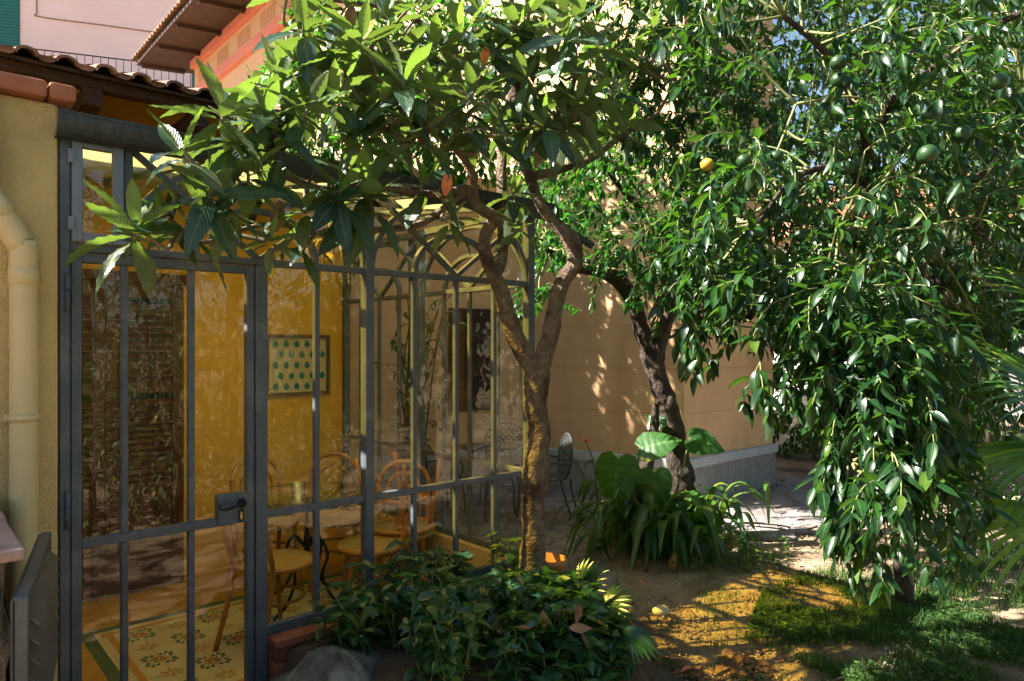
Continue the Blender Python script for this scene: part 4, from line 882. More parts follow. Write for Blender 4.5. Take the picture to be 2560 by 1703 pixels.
# ---------------------------------------------------------------- citrus trees
def twigs_cloud(starts, n_leaf, L, outward, tw, leaves, nvar, droop=.30, spread=.5, step=.036, reach=(5,10), dense=1.0):
    for p in starts:
        d = (outward(p)+rv(spread)).normalized(); pts = [Vector(p)]; k = random.randint(*reach)
        for i in range(k):
            d = (d+Vector((0,0,-droop*.5))+rv(.10)).normalized(); pts.append(pts[-1]+d*step)
        tw.tube(pts, lerp_r([.0032,.0016], len(pts)), 4, cap=False)
        ph = random.uniform(0, 6.28)
        for i in range(1, len(pts)):
            if random.random() > dense: continue
            dd_ = (pts[i]-pts[i-1]).normalized(); e1 = dd_.orthogonal().normalized(); e2 = dd_.cross(e1)
            for _ in range(n_leaf if i < len(pts)-1 else n_leaf+2):
                ph += 2.4; out_ = e1*math.cos(ph)+e2*math.sin(ph)
                ld = (dd_*.55+out_*.75+Vector((0,0,-.45))+rv(.15)).normalized()
                up = (UP*1.2+out_*.3+rv(.45)); leaves.append((fr(ld, up, L*random.choice((random.uniform(.4,.8), random.uniform(.75,1.2))), pts[i]), random.randrange(nvar)))
citg = [leaf_geo(.36, 5, 1, c, f, 0, .012, 0, .45, seed=i, side=s_, wave=.012) for i, (c, f, s_) in enumerate(((.1,.35,.03),(.25,.45,-.04),(.4,.25,.05),(.15,.6,-.06),(.55,.4,.04),(-.1,.4,0)))]
def poly_starts(poly, n, Y0, Y1, pull=1.0):
    xs, ys = [p[0] for p in poly], [p[1] for p in poly]; o = []
    while len(o) < n:
        q = (random.uniform(min(xs),max(xs)), random.uniform(min(ys),max(ys)))
        if inside(q, poly):
            Y = Y0+(Y1-Y0)*random.random()**pull; p = px(q[0], q[1], Y)
            if ok_front(p) and p.z > .05: o.append(p)
    return o
def fruits(parent, items, m):
    for (x, y, Y, d) in items:
        b = MB(); r = d/F*Y/2; b.lathe([(r*math.sin(a), -r*.93*math.cos(a)) for a in np.linspace(0, math.pi, 13)], px(x,y,Y), 16, axis=(UP+rv(.2))); b.build('fruit', m, parent)

# tree by the villa wall
ct = thing('orange_tree', 'orange tree with a dark leaning trunk before the peach villa wall', 'tree', gp(1700,1340))
limb([(1712,1330,6.2),(1704,1220,6.2),(1690,1120,6.2),(1672,1030,6.2),(1650,960,6.2),(1625,880,6.2)], [.135,.12,.10,.09,.088,.092], ct, 'trunk', M_bark2, 16, .2)
cn = []
cn += limb([(1628,890,6.2),(1605,830,6.2),(1580,750,6.15),(1545,700,6.1),(1490,675,6.0),(1440,668,5.9),(1390,640,5.8),(1350,600,5.7)], [.085,.075,.068,.07,.055,.045,.035,.02], ct, 'limb', M_bark2, 12, .2)
cn += limb([(1640,900,6.2),(1660,820,6.2),(1690,740,6.2),(1700,640,6.15),(1690,520,6.1),(1720,380,6.0)], [.075,.066,.058,.05,.04,.025], ct, 'limb', M_bark2, 12, .2)
cn += limb([(1700,640,6.15),(1640,560,6.0),(1560,480,5.9),(1500,400,5.8)], [.035,.03,.024,.015], ct, 'limb', M_bark2, 8, .2)
limb([(1640,1010,5.9),(1632,1100,5.9),(1612,1180,5.9),(1600,1260,5.9)], [.03,.05,.06,.07], ct, 'limb', M_bark2, 10, .3)
tw, lv_ = MB(), []
st_ = poly_starts([(1330,330),(1800,280),(1840,640),(1700,800),(1620,720),(1500,660),(1420,640),(1350,640),(1330,520)], 430, 4.7, 6.6)
st_ += poly_starts([(1335,640),(1420,660),(1410,760),(1360,830),(1335,780)], 16, 5.4, 5.9)
st_ += poly_starts([(1400,-100),(1800,-250),(1850,300),(1400,380)], 110, 5.6, 7.0)
for p in st_[::6]:
    q = nearest(cn, p)
    if (p-q).length < 1.4: branch_mesh(tw, q, p, .010, .004, .02, 5, 4)
twigs_cloud(st_, 2, .085, lambda p: Vector(((p.x-1.3), (p.y-6.1)*1.2-.3, .2)).normalized(), tw, lv_, 6, .28, .6, .04, (4,8))
o = tw.build('twigs', M_gtwig, ct); o['kind'] = 'stuff'
foliage(ct, lv_, citg, L_cit2, 300)
fruits(ct, ((1648,686,5.6,16),(1560,470,5.6,14),(1470,560,5.5,14),(1690,560,5.7,16)), M_fruit)

# big near tree at the right
nt_ = thing('orange_tree', 'large orange tree at the right with drooping branches and green fruit', 'tree', gp(2262,1500))
limb([(2262,1500,4.6),(2256,1400,4.6),(2250,1280,4.6),(2258,1150,4.6),(2275,1020,4.6),(2290,900,4.6),(2260,800,4.5)], [.062,.055,.05,.05,.05,.055,.06], nt_, 'trunk', M_bark2, 14, .2)
cn = []
cn += limb([(2235,815,4.4),(2300,745,4.3),(2370,690,4.2),(2430,640,4.1),(2455,560,4.0),(2500,420,3.9),(2560,250,3.8)], [.05,.058,.062,.058,.045,.03,.02], nt_, 'limb', M_bark2, 14, .25)
cn += limb([(2250,820,4.5),(2225,700,4.3),(2200,600,4.1),(2180,470,3.8),(2150,300,3.5),(2080,150,3.3),(1960,40,3.2)], [.05,.04,.034,.03,.024,.018,.010], nt_, 'limb', M_bark2, 10, .2)
cn += limb([(2262,572,3.4),(2330,535,3.35),(2410,465,3.3),(2480,430,3.25),(2580,410,3.2)], [.014,.018,.02,.021,.022], nt_, 'limb', M_bark2, 10, .2)
cn += limb([(2180,470,3.8),(2100,420,3.5),(2020,430,3.3),(1950,480,3.1),(1900,560,2.95)], [.022,.018,.014,.01,.006], nt_, 'limb', M_bark2, 8, .2)
cn += limb([(2200,350,3.6),(2230,250,3.4),(2330,170,3.2),(2440,90,3.0),(2580,20,2.9)], [.016,.015,.014,.014,.014], nt_, 'limb', M_bark2, 8, .2)
cn += limb([(2190,600,3.6),(2140,700,3.2),(2110,850,2.9),(2120,1000,2.75),(2130,1150,2.65)], [.014,.012,.010,.008,.005], nt_, 'limb', M_twig, 8, .2)
cn += limb([(2098,560,2.9),(2085,680,2.8),(2060,780,2.75),(2045,840,2.7)], [.006,.005,.0045,.004], nt_, 'limb', M_gtwig, 6, .1)
cn += limb([(1990,260,2.9),(1950,360,2.85),(1900,480,2.8),(1880,560,2.8)], [.006,.005,.0045,.004], nt_, 'limb', M_gtwig, 6, .1)
tw, lv_ = MB(), []
def out_near(p): return Vector(((p.x-1.7)*.5, -.45, .1)).normalized()
S = []
A_ = lambda n, poly, Y0, Y1, pl=1.0: S.extend(poly_starts(poly, n, Y0, Y1, pl))
A_(170, [(1690,-60),(2580,-60),(2580,330),(1880,420),(1780,330),(1700,200)], 2.7, 4.6)
A_(150, [(1800,330),(2350,300),(2300,650),(2100,760),(1900,760),(1740,640),(1740,480)], 2.6, 4.2)
A_(60, [(1650,540),(1800,480),(1900,700),(1880,850),(1760,840),(1690,720)], 2.9, 4.0)
A_(110, [(1900,660),(2220,640),(2260,820),(2250,880),(2070,880),(1960,800)], 2.45, 3.3)
A_(90, [(2060,840),(2290,820),(2310,1000),(2170,1030),(2090,980)], 2.4, 3.1)
A_(52, [(2160,960),(2330,960),(2340,1120),(2220,1130),(2180,1080)], 2.35, 3.0)
A_(14, [(2190,1110),(2310,1100),(2300,1220),(2220,1240)], 2.3, 2.7)
A_(130, [(1800,250),(2560,250),(2500,700),(2250,760),(1950,760),(1780,560)], 4.2, 5.4)
A_(140, [(1450,-80),(1900,-80),(1900,380),(1560,330)], 4.6, 5.6)
A_(90, [(1650,-60),(2560,-60),(2560,300),(1800,300)], 4.6, 5.6)
A_(60, [(2240,640),(2480,600),(2500,800),(2300,860)], 3.6, 5.0)
A_(60, [(2200,900),(2400,880),(2420,1040),(2280,1080)], 3.4, 4.8)
A_(60, [(2300,300),(2580,250),(2580,560),(2330,560)], 2.6, 4.5)
A_(46, [(2330,480),(2580,450),(2580,720),(2480,760),(2440,650)], 3.0, 4.8)
A_(46, [(2220,820),(2480,760),(2500,960),(2300,1050)], 3.2, 4.8)
A_(70, [(2280,-60),(2620,-60),(2620,420),(2330,430)], 3.2, 5.0)
A_(190, [(1380,-150),(1860,-150),(1860,400),(1640,430),(1440,280)], 4.2, 5.4)
A_(110, [(1250,-900),(2000,-900),(2000,-120),(1350,-120)], 3.4, 5.2)
A_(16, [(2160,1080),(2330,1080),(2330,1260),(2210,1280)], 2.35, 2.8)
A_(70, [(1750,-700),(2700,-700),(2700,-80),(1750,-80)], 2.5, 5.0)
for p in S[::4]:
    q = nearest(cn, p)
    if (p-q).length < 1.0: branch_mesh(tw, q, p, .007, .003, .03, 5, 4)
twigs_cloud(S, 2, .086, out_near, tw, lv_, 6, .34, .6, .034, (5,10))
# named lower tips of the curtain
for (x, y, Y) in ((2170,1420,2.4),(2150,1330,2.4),(2090,1310,2.45),(2075,1200,2.5),(1720,880,3.0),(1900,1000,2.65),(1690,720,3.3),(2080,1180,2.45),(2120,1260,2.4)):
    twigs_cloud([px(x, y-95, Y) for _ in range(3)], 2, .095, lambda p: Vector((-.1,-.1,-1)), tw, lv_, 6, .3, .25, .034, (4,7))
o = tw.build('twigs', M_gtwig, nt_); o['kind'] = 'stuff'
foliage(nt_, lv_, citg, L_cit, 300)
fruits(nt_, ((2095,157,2.75,40),(2097,200,2.8,40),(1936,257,2.9,26),(1941,392,2.75,34),(2115,420,2.8,40),(2145,412,2.85,34),(2324,288,2.6,44),(2498,203,2.6,44),(2406,333,2.65,42),(2319,386,2.5,50),(2409,429,3.4,24),(1895,586,2.6,46),(2150,786,2.6,42),(2076,860,2.55,38),(2285,634,3.6,26),(2304,673,3.5,26),(2222,738,3.3,22),(1882,697,2.7,40),(1792,597,2.75,40),(1807,665,2.75,38),(1812,250,3.0,28),(1859,403,2.9,36),(2000,590,2.7,34),(2060,590,2.75,32)), M_fruit)
fruits(nt_, ((1945,676,3.2,28),(1768,412,3.0,34)), M_fruit_y)

# ---------------------------------------------------------------- shrub in the bed
shrub = thing('leafy_shrub', 'low dark green glossy leaved shrub in the bed around the loquat trunk', 'shrub', W(.9,-.5,.35))
shg = [leaf_geo(.50, 5, 1, c, f, 0, .015, 0, .42, seed=i, side=s_, wave=.02) for i, (c, f, s_) in enumerate(((.2,.3,.03),(.4,.4,-.05),(.55,.2,.05),(.3,.55,-.03),(.1,.3,.06)))]
tw, lv_ = MB(), []
def stem(p, h, lean, L, n, tw, leaves, nvar, per=2, dirs=None):
    d = (UP+lean).normalized(); pts = [Vector(p)]
    for i in range(n): d = (d+rv(.09)).normalized(); pts.append(pts[-1]+d*h/n)
    tw.tube(pts, lerp_r([.004,.002], len(pts)), 4, cap=False); ph = random.uniform(0,6.28)
    for i in range(1, n+1):
        for _ in range(per if i < n else per+2):
            ph += 2.4; o_ = Vector((math.cos(ph), math.sin(ph), 0)); ld = (o_+UP*random.uniform(-.25,.6)).normalized()
            leaves.append((fr(ld, UP*1.1+o_*.2+rv(.4), L*random.uniform(.65,1.15), pts[i]), random.randrange(nvar)))
for _ in range(430):
    s, t = random.uniform(.10,1.55), random.uniform(-1.1,-.16)
    if (s-1.369)**2+(t+.31)**2 < .006: continue
    p = W(s, t); kx = CX+F*p.x/p.y
    # height profile along the picture: tall in the middle, low at the right and far corner
    hh = np.interp(kx, (640,760,900,1080,1260,1400,1500,1560), (.08,.15,.27,.31,.17,.13,.07,.03))*(1.0 if t < -.35 else .8)
    if kx > 1570: continue
    if noise.noise(p*4.5) < -.22 and kx > 950: continue
    hh *= 1+.7*noise.noise(p*5+Vector((4,0,0)))
    if kx > 1290 and t > -.42: hh *= .35
    if s < .34 and (t < -.40 or s < .22): continue
    stem(W(s,t,bed_z(s,t)-.02), hh*random.uniform(.65,1.1)+.05, Vector((random.gauss(0,.18), random.gauss(-.08,.18), 0)), .084, random.randint(4,6), tw, lv_, 5)
o = tw.build('stems', M_gtwig, shrub); o['kind'] = 'stuff'
foliage(shrub, lv_, shg, L_shrub, 300)
for k in range(14):
    p = W(random.uniform(.35,1.5), random.uniform(-1.0,-.6)); g = random.choice(dryg)
    o = place('dead_leaf', fast_mesh('dead_leaf', g[0], g[1], L_dry, None, g[2], g[3]), Matrix(fr(rv(1)+Vector((0,-.6,0)), UP+rv(.5), random.uniform(.06,.1), (p.x,p.y,.44+random.uniform(-.05,.12))).tolist()), shrub)
# young yellowish sapling left of trunk
sap = thing('yellow_green_sapling', 'small yellow green sapling beside the base of the loquat trunk', 'sapling', px(1285,1460,3.9)); tw, lv_ = MB(), []
for (x, y) in ((1262,1450),(1290,1455),(1300,1470),(1240,1460),(1275,1470)): stem(px(x,y,3.95), random.uniform(.16,.28), rv(.1), .06, 6, tw, lv_, 5)
tw.build('stems', M_gtwig, sap); foliage(sap, lv_, shg, L_loqn, 60)
# terracotta pot
pt = px(1372,1452,3.95); b = MB(); b.lathe([(0,0),(.075,0),(.09,.10),(.10,.105),(.10,.13),(.088,.13),(.08,.04),(0,.04)], pt, 24); tag(b.build('terracotta_pot', M_pot), 'small terracotta pot just behind the loquat trunk base', 'pot')

# ---------------------------------------------------------------- palms and big leaves
def strip_leaf(path, wds, fold=.25, nrm=UP):
    """long blade as quads following a path; returns arrays like leaf_geo in world space"""
    V, lu, lv2 = [], [], []; n = len(path)
    for i, p in enumerate(path):
        d = (path[min(i+1,n-1)]-path[max(i-1,0)]).normalized(); x = d.cross(nrm); x = x.normalized() if x.length > 1e-4 else Vector((1,0,0)); z = x.cross(d)
        for q in (-1,0,1): V.append(tuple(p+x*q*wds[i]/2+z*(fold*abs(q)*wds[i]/2))); lu.append(q); lv2.append(i/(n-1))
    Q = [(i*3+j, i*3+j+1, i*3+4+j, i*3+3+j) for i in range(n-1) for j in (0,1)]
    return np.array(V), np.array(Q), np.array(lu, float), np.array(lv2, float)
def blade_obj(name, geo, m, parent):
    c = geo[0].mean(0); me = fast_mesh(name, geo[0]-c, geo[1], m, None, geo[2], geo[3]); return place(name, me, Matrix.Translation(Vector(c)), parent)
def fan_palm(parent, hub, direc, up, rad, n, spread, m=L_palm, wd=.03, droop=.25, fold=.5):
    d0 = Vector(direc).normalized(); u0 = Vector(up); u0 = (u0-d0*u0.dot(d0)).normalized(); x0 = d0.cross(u0)
    for k in range(n):
        a = spread*(k/(n-1)-.5)*2; d = d0*math.cos(a)+x0*math.sin(a); L = rad*(1-.22*abs(a)/spread)*random.uniform(.9,1.05)
        path = [hub+d*L*q-UP*(droop*L*q**2.6)+u0*(.05*L*math.sin(q*2)) for q in np.linspace(.04, 1, 8)]
        blade_obj('leaf_segment', strip_leaf(path, [wd*w_ for w_ in (.35,.8,1,.95,.8,.6,.35,.05)], fold, u0), m, parent)
pr = thing('fan_palm', 'fan palm with long green segments at the right edge', 'palm', gp(2700,1640))
b = MB(); b.tube(smooth_path([px(2760,1700,3.0),px(2740,1400,3.0),px(2720,1200,3.0)],5), .08, 10, bump=.3); b.build('trunk', M_bark2, pr)
for (hx, hy, Y, tx, ty, dY, rad, n, sp) in ((2680,1040,2.9,2450,860,.1,.62,18,.8),(2700,1130,2.8,2400,1150,-.1,.72,16,.42),(2680,1290,2.5,2450,1350,-.05,.50,18,.95),(2700,820,3.1,2520,680,.1,.6,14,.8)):
    h = px(hx,hy,Y); fan_palm(pr, h, px(tx,ty,Y+dY)-h, Vector((-.15,-.3,.95)), rad*1.12, n, sp, wd=.026, droop=.28)
    b = MB(); b.tube(smooth_path([px(2730,1250,3.0), (h+px(2730,1250,3.0))/2+UP*.05, h],5), .009, 6); b.build('leaf_stalk', M_gtwig, pr)
sp_ = thing('young_fan_palm', 'young fan palm with pleated leaves right of the loquat trunk', 'palm', px(1440,1500,3.7))
for (hx, hy, Y, tx, ty, dY, rad, n, sp) in ((1390,1480,3.75,1380,1380,-.1,.20,12,1.1),(1445,1470,3.7,1530,1400,-.05,.22,12,1.0),(1500,1520,3.55,1600,1500,-.1,.22,12,1.0),(1350,1490,3.6,1290,1410,-.05,.2,10,.7),(1560,1570,3.3,1640,1640,-.1,.20,9,.6)):
    h = px(hx,hy,Y); fan_palm(sp_, h, px(tx,ty,Y+dY)-h, Vector((-.1,-.6,.8)), rad, n, sp, L_shrub, .034, .12, .35)
    b = MB(); b.tube(smooth_path([px(1430,1530,3.7), h],4), .005, 6); b.build('leaf_stalk', M_gtwig, sp_)

# ---------------------------------------------------------------- clump at the foot of the leaning tree
cl = thing('strap_leaved_clump', 'dense clump of arching strap leaves around the leaning orange trunk', 'plant', gp(1640,1400))
def arch_blade(base, az, L, rise, wd, m, parent, droop=1.0):
    h = Vector((math.cos(az), math.sin(az), 0)); path = [Vector(base)+h*(L*q*(.75+.15*q))+UP*(rise*L*(1.9*q-1.75*droop*q*q)) for q in np.linspace(0,1,11)]
    path = [Vector((p.x,p.y,max(p.z,.02+.01*random.random()))) for p in path]
    return blade_obj('leaf', strip_leaf(path, [wd*w_ for w_ in (.35,.55,.75,.9,1,1,.95,.85,.65,.4,.06)], .3), m, parent)
for k in range(200):
    x, y = random.gauss(1650,75), random.uniform(1310,1400); bpt = gp(x,y); bpt.z = 0
    arch_blade(bpt, random.uniform(0,6.28) if k % 3 else random.uniform(3.4,6.0), random.uniform(.36,.70), random.uniform(.9,1.7), random.uniform(.05,.085), L_strap, cl, random.uniform(.8,1.15))
def heart_geo(seed=0):
    pts = [(0,0),(.16,-.12),(.34,-.06),(.44,.14),(.42,.38),(.30,.62),(.15,.84),(0,1.0)]; r = random.Random(seed)
    V, lu, lv2 = [], [], []
    for i in range(8):
        yc = max(0, i/7); x, y = pts[i]
        for q in (-1,-.5,0,.5,1):
            V.append((x*q, y*abs(q)+yc*(1-abs(q)), -.14*(yc**2)+.10*abs(q)*x-.05*abs(q)**2*(1 if i > 1 else 0)+.018*math.sin(i*2.2+seed)*abs(q))); lu.append(q); lv2.append(yc)
    Q = [(i*5+j, i*5+j+1, (i+1)*5+j+1, (i+1)*5+j) for i in range(7) for j in range(4)]
    return np.array(V), np.array(Q), np.array(lu, float), np.array(lv2, float)
ee = thing('elephant_ear_plant', 'elephant ear plant with broad heart leaves beside the leaning trunk', 'plant', gp(1600,1360))
for i, (x, y, Y, tx, ty, dY, L, nr) in enumerate(((1545,1145,5.7,1535,1240,-.05,.42,(-.35,-1,.25)),(1600,1120,5.6,1690,1095,-.1,.33,(.05,-.75,.75)),(1635,1180,5.7,1640,1280,-.05,.36,(.1,-1,.3)),(1725,1095,6.0,1810,1120,-.1,.30,(.2,-.9,.5)),(1565,1195,5.5,1572,1245,-.1,.16,(0,-1,.4)),(1650,1070,6.0,1625,1040,.1,.2,(-.3,-.9,.3)))):
    p = px(x,y,Y); g = heart_geo(i); me = fast_mesh('leaf', g[0], g[1], L_big, None, g[2], g[3]); place('leaf', me, Matrix(fr(px(tx,ty,Y+dY)-p, Vector(nr), L, p).tolist()), ee)
    b = MB(); g0 = gp(1600+random.uniform(-50,50),1365); b.tube(smooth_path([g0, (g0+p)/2+rv(.03), p],5), .009, 6); b.build('leaf_stalk', M_gtwig, ee)
ca = thing('red_flowered_canna', 'canna with broad leaves and a small red flower left of the clump', 'plant', gp(1495,1330))
sp0 = [gp(1498,1335), px(1490,1220,5.95), px(1482,1150,5.95), px(1465,1108,5.95)]
b = MB(); b.tube(smooth_path(sp0,5), lerp_r([.010,.005],16), 7); b.build('stem', M_gtwig, ca)
for (x, y, tx, ty, L, nr) in ((1482,1192,1418,1250,.24,(-.3,-.4,.8)),(1488,1255,1400,1285,.30,(-.2,-.3,.9)),(1486,1150,1455,1165,.11,(-.2,-.8,.5)),(1490,1170,1510,1175,.09,(.2,-.8,.5)),(1492,1230,1560,1260,.2,(.2,-.5,.8))):
    p = px(x,y,5.95); g = leaf_geo(.34, 8, 2, .35, .25, seed=3); place('leaf', fast_mesh('leaf', g[0], g[1], L_strap, None, g[2], g[3]), Matrix(fr(px(tx,ty,5.9)-p, Vector(nr), L, p).tolist()), ca)
for k in range(6):
    p = px(1464,1106,5.95); g = leaf_geo(.5, 5, 1, .3, .4, seed=k); place('petal', fast_mesh('petal', g[0], g[1], M_red, None, g[2], g[3]), Matrix(fr(Vector((math.cos(k),math.sin(k)*.6,.7)), UP+rv(.4), .055, p).tolist()), ca)
for k in range(2):
    c = px(1545+k*85, 1120+k*10, 6.1)
# creeping weeds before the clump
wd = thing('low_weeds', 'low leafy weeds spreading on the dirt right of the strap leaved clump', 'plant', gp(1820,1390)); tw, lv_ = MB(), []
for _ in range(120):
    p = gp(random.gauss(1815,75), random.uniform(1340,1435)); stem(p, random.uniform(.04,.15), rv(.4), .045, 4, tw, lv_, 5, 2)
tw.build('stems', M_gtwig, wd); foliage(wd, lv_, citg, L_strap, 120)

# ---------------------------------------------------------------- ficus in a planter outside the side glazing
fi = thing('potted_ficus', 'slender ficus in a dark planter seen through the conservatory side glass', 'plant', W(2.15,2.0,0))
b = MB(); b.lathe([(0,0),(.13,0),(.17,.42),(.185,.43),(.185,.46),(.15,.46),(.14,.40),(0,.40)], W(2.15,2.0,.018), 20); b.build('planter', M_metaldk, fi)
tw, lv_ = MB(), []
for k in range(7):
    p = W(2.15+random.gauss(0,.03), 2.0+random.gauss(0,.03), .4); d = (UP+rv(.12)).normalized(); pts = [p]
    for i in range(16): d = (d+rv(.07)+UP*.05).normalized(); pts.append(pts[-1]+d*.11)
    tw.tube(pts, lerp_r([.011,.004], len(pts)), 6)
    for q in pts[5:]: 
        if random.random() < .8: twigs_cloud([q], 1, .075, lambda p_: rv(1).normalized(), tw, lv_, 6, .3, .5, .04, (2,5))
tw.build('stems', M_bark2, fi); foliage(fi, lv_, citg, L_bg, 120)

# ---------------------------------------------------------------- grass, weeds, fallen leaves
def scatter_blades(name, label, pts, hmin, hmax, wd, m):
    n = len(pts); az = rng.uniform(0, 6.28, n); h = rng.uniform(hmin, hmax, n)*np.array([.75+.9*max(0, noise.noise(Vector(q)*3.1)+.15) for q in pts]); ln = rng.uniform(.1,.7,n)*h; P_ = np.array(pts)
    ax_ = np.stack([np.cos(az), np.sin(az), np.zeros(n)],1); sx = np.stack([-np.sin(az), np.cos(az), np.zeros(n)],1); V = np.zeros((n,6,3)); wv = (wd*rng.uniform(.6,1.3,n))[:,None]
    for r_, (q, ww) in enumerate(((0,1.),(.55,.8),(1.,.1))):
        c = P_+ax_*(ln*q*q)[:,None]; c[:,2] += h*q*(1-.15*q); V[:,r_*2] = c-sx*wv*ww/2; V[:,r_*2+1] = c+sx*wv*ww/2
    Q = (np.array([(0,1,3,2),(2,3,5,4)])[None]+(np.arange(n)*6)[:,None,None]).reshape(-1,4)
    me = fast_mesh(name, V.reshape(-1,3), Q, m, np.repeat(rng.random(n),6), np.tile(np.array([-1,1,-1,1,-1,1.]),n), np.tile(np.array([0,0,.5,.5,1,1.]),n)); return tag(place(name, me), label, None, None, 'stuff')
GR = [(1860,1600),(1900,1490),(2010,1430),(2170,1420),(2330,1430),(2620,1330),(2700,1760),(2220,1760),(2080,1690),(1960,1640)]
gpts = []
while len(gpts) < 24000:
    q = (random.uniform(1700,2700), random.uniform(1300,1800)); p = gp(*q); d = noise.noise(p*1.7)+.5*noise.noise(p*5)
    if (inside(q, GR) and random.random() < (d+.42)/.6) or (random.random() < .012 and q[0] > 1780): gpts.append((p.x,p.y,-.006))
scatter_blades('grass', 'short green grass and clover at the lower right', gpts, .025, .085, .006, L_grass)
cg = [leaf_geo(.7, 3, 1, .2, .2, seed=i) for i in range(2)]; cl_l = []
for _ in range(2600):
    p = random.choice(gpts); z = random.uniform(.01,.05)
    for k in range(3): a = k*2.09+random.random(); cl_l.append((fr(Vector((math.cos(a),math.sin(a),.25)), UP+rv(.3), random.uniform(.012,.022), (p[0],p[1],z)), k % 2))
gobj = foliage(None, cl_l, cg, L_grass, 0, stuff_name='clover'); tag(gobj, 'tiny clover leaves among the grass at the lower right', None, None, 'stuff')
spts = []
while len(spts) < 900:
    q = (random.uniform(1380,1900), random.uniform(1400,1720)); p = gp(*q)
    if noise.noise(p*2.6+Vector((9,0,0))) > .22: spts.append((p.x,p.y,-.006))
scatter_blades('sparse_grass', 'sparse weeds and grass blades on the yellow lit dirt', spts, .015, .06, .005, L_grass)
# fallen leaves
fl = [fast_mesh('fallen_leaf', g[0], g[1], L_dry, None, g[2], g[3]) for g in dryg]
zone = [(1370,1640,1640,1700,36,'on the dirt at the bottom edge beside the shrub'),(1640,1640,1900,1700,24,'on the dirt at the bottom edge before the grass'),(1480,1440,1760,1640,22,'around the pale pebble'),(1500,1380,1700,1440,12,'at the foot of the strap leaved clump'),(1850,1540,2150,1700,12,'in the grass at the lower right'),(1760,1330,2100,1420,8,'along the edge of the flagstones')]
for (x0,y0,x1,y1,n,where) in zone:
    for _ in range(n):
        p = gp(random.uniform(x0,x1), random.uniform(y0,y1)); s, t = LOC(p); a = random.uniform(0,6.28); zz_ = max(.012, bed_z(s,t)+.03 if (sA < s < sB and tA < t < tB) else .012)
        L = random.uniform(.06,.15) if y0 > 1600 else random.uniform(.035,.08)
        o = place('fallen_leaf', random.choice(fl), Matrix(fr(Vector((math.cos(a),math.sin(a),random.uniform(-.1,.2))), UP+rv(.25), L, (p.x,p.y,zz_)).tolist()))
        tag(o, 'dry brown fallen leaf '+where, 'leaf', 'dry leaves '+where)
o = place('upright_dead_leaf', fast_mesh('upright_dead_leaf', dryg[3][0], dryg[3][1], leaf_mat('orange_dry_leaf', (.55,.25,.05), (.6,.3,.07), (.6,.3,.07), (.8,.4,.05), .3), None, dryg[3][2], dryg[3][3]), Matrix(fr(Vector((.25,0,1)), Vector((0,-1,.1)), .14, gp(1676,1425)).tolist())); tag(o, 'curled orange dead leaf standing upright before the strap leaved clump', 'leaf')
# litter crumbs
lp = []
while len(lp) < 5200:
    q = (random.uniform(1300,2200), random.uniform(1330,1800)); p = gp(*q)
    if noise.noise(p*2.2) > -.15: lp.append(p)
lg = [leaf_geo(.6, 2, 1, .3, .4, seed=i) for i in range(2)]
lo = foliage(None, [(fr(Vector((random.uniform(-1,1),random.uniform(-1,1),.15)), UP+rv(.4), random.uniform(.008,.026), (p.x,p.y,.002)), random.randrange(2)) for p in lp], lg, L_dry, 0, stuff_name='leaf_litter'); tag(lo, 'crumbs of dry leaf litter on the dirt', None, None, 'stuff')

cube = np.array([(-1,-1,-.7),(1,-.8,-.7),(.9,1,-.7),(-.9,.8,-.7),(-.6,-.7,.7),(.7,-.5,.6),(.5,.7,.7),(-.7,.5,.5)])*.5
gq = np.array([(3,2,1,0),(4,5,6,7),(0,1,5,4),(1,2,6,5),(2,3,7,6),(3,0,4,7)]); gg = [(cube, gq, np.zeros(8), np.zeros(8))]
gl_ = []
while len(gl_) < 2600:
    p = gp(random.uniform(1350,2300), random.uniform(1330,1800)**1.0)
    if noise.noise(p*1.6+Vector((3,1,0))) > -.2: gl_.append((fr(rv(1), rv(1), random.choice((.006,.008,.010,.016)), (p.x,p.y,.0)), 0))
go_ = foliage(None, gl_, gg, mat('dirt_grit', (.20,.15,.10), (.42,.34,.25), 60, .95), 0, stuff_name='grit'); tag(go_, 'small grit and crumbs of soil on the dirt', None, None, 'stuff')
b = MB()
for _ in range(90):
    p = gp(random.uniform(1380,2200), random.uniform(1380,1740)); a = random.uniform(0,3.14); l = random.uniform(.03,.14); d_ = Vector((math.cos(a),math.sin(a),random.uniform(-.05,.1)))
    b.tube([p+UP*.006, p+d_*l*.5+UP*.010+rv(.004), p+d_*l+UP*.006], random.uniform(.0012,.003), 5)
tag(b.build('twig_litter', M_twig), 'thin dry twigs strewn on the dirt', None, None, 'stuff')

# ---------------------------------------------------------------- background garden on the right
def bush(name, label, c, r, n, L, m, cat='shrub', group=None, trunk=None, nobj=0, geos=citg):
    t = thing(name, label, cat, (c[0], c[1], 0), group); tw, lv2 = MB(), []; c = Vector(c)
    if trunk: b = MB(); b.tube(smooth_path([Vector((c.x,c.y,0)), Vector((c.x+.1,c.y,c.z*.5)), c],4), lerp_r([trunk,trunk*.5],9), 9, bump=.2); b.build('trunk', M_bark2, t)
    for _ in range(n):
        d = rv(1).normalized(); q = random.random()**.4; p = Vector((c.x+d.x*r[0]*q, c.y+d.y*r[1]*q, max(.03, c.z+d.z*r[2]*q*(1+.3*noise.noise(d*2+c)))))
        twigs_cloud([p], 2, L, lambda p_: (d+UP*.2).normalized(), tw, lv2, len(geos), .25, .5, L*.45, (3,6))
    o = tw.build('twigs', M_twig, t); o['kind'] = 'stuff'; foliage(t, lv2, geos, m, nobj, stuff_name='crown'); return t
bush('added_terrace_tree', 'leafy tree added on the terrace to shade the villa wall, its crown behind the loquat', (-1.15,7.5,4.45), (1.4,.8,1.05), 720, .13, L_cit2, 'tree', None, .07)  # crown added to cast shade on the villa wall
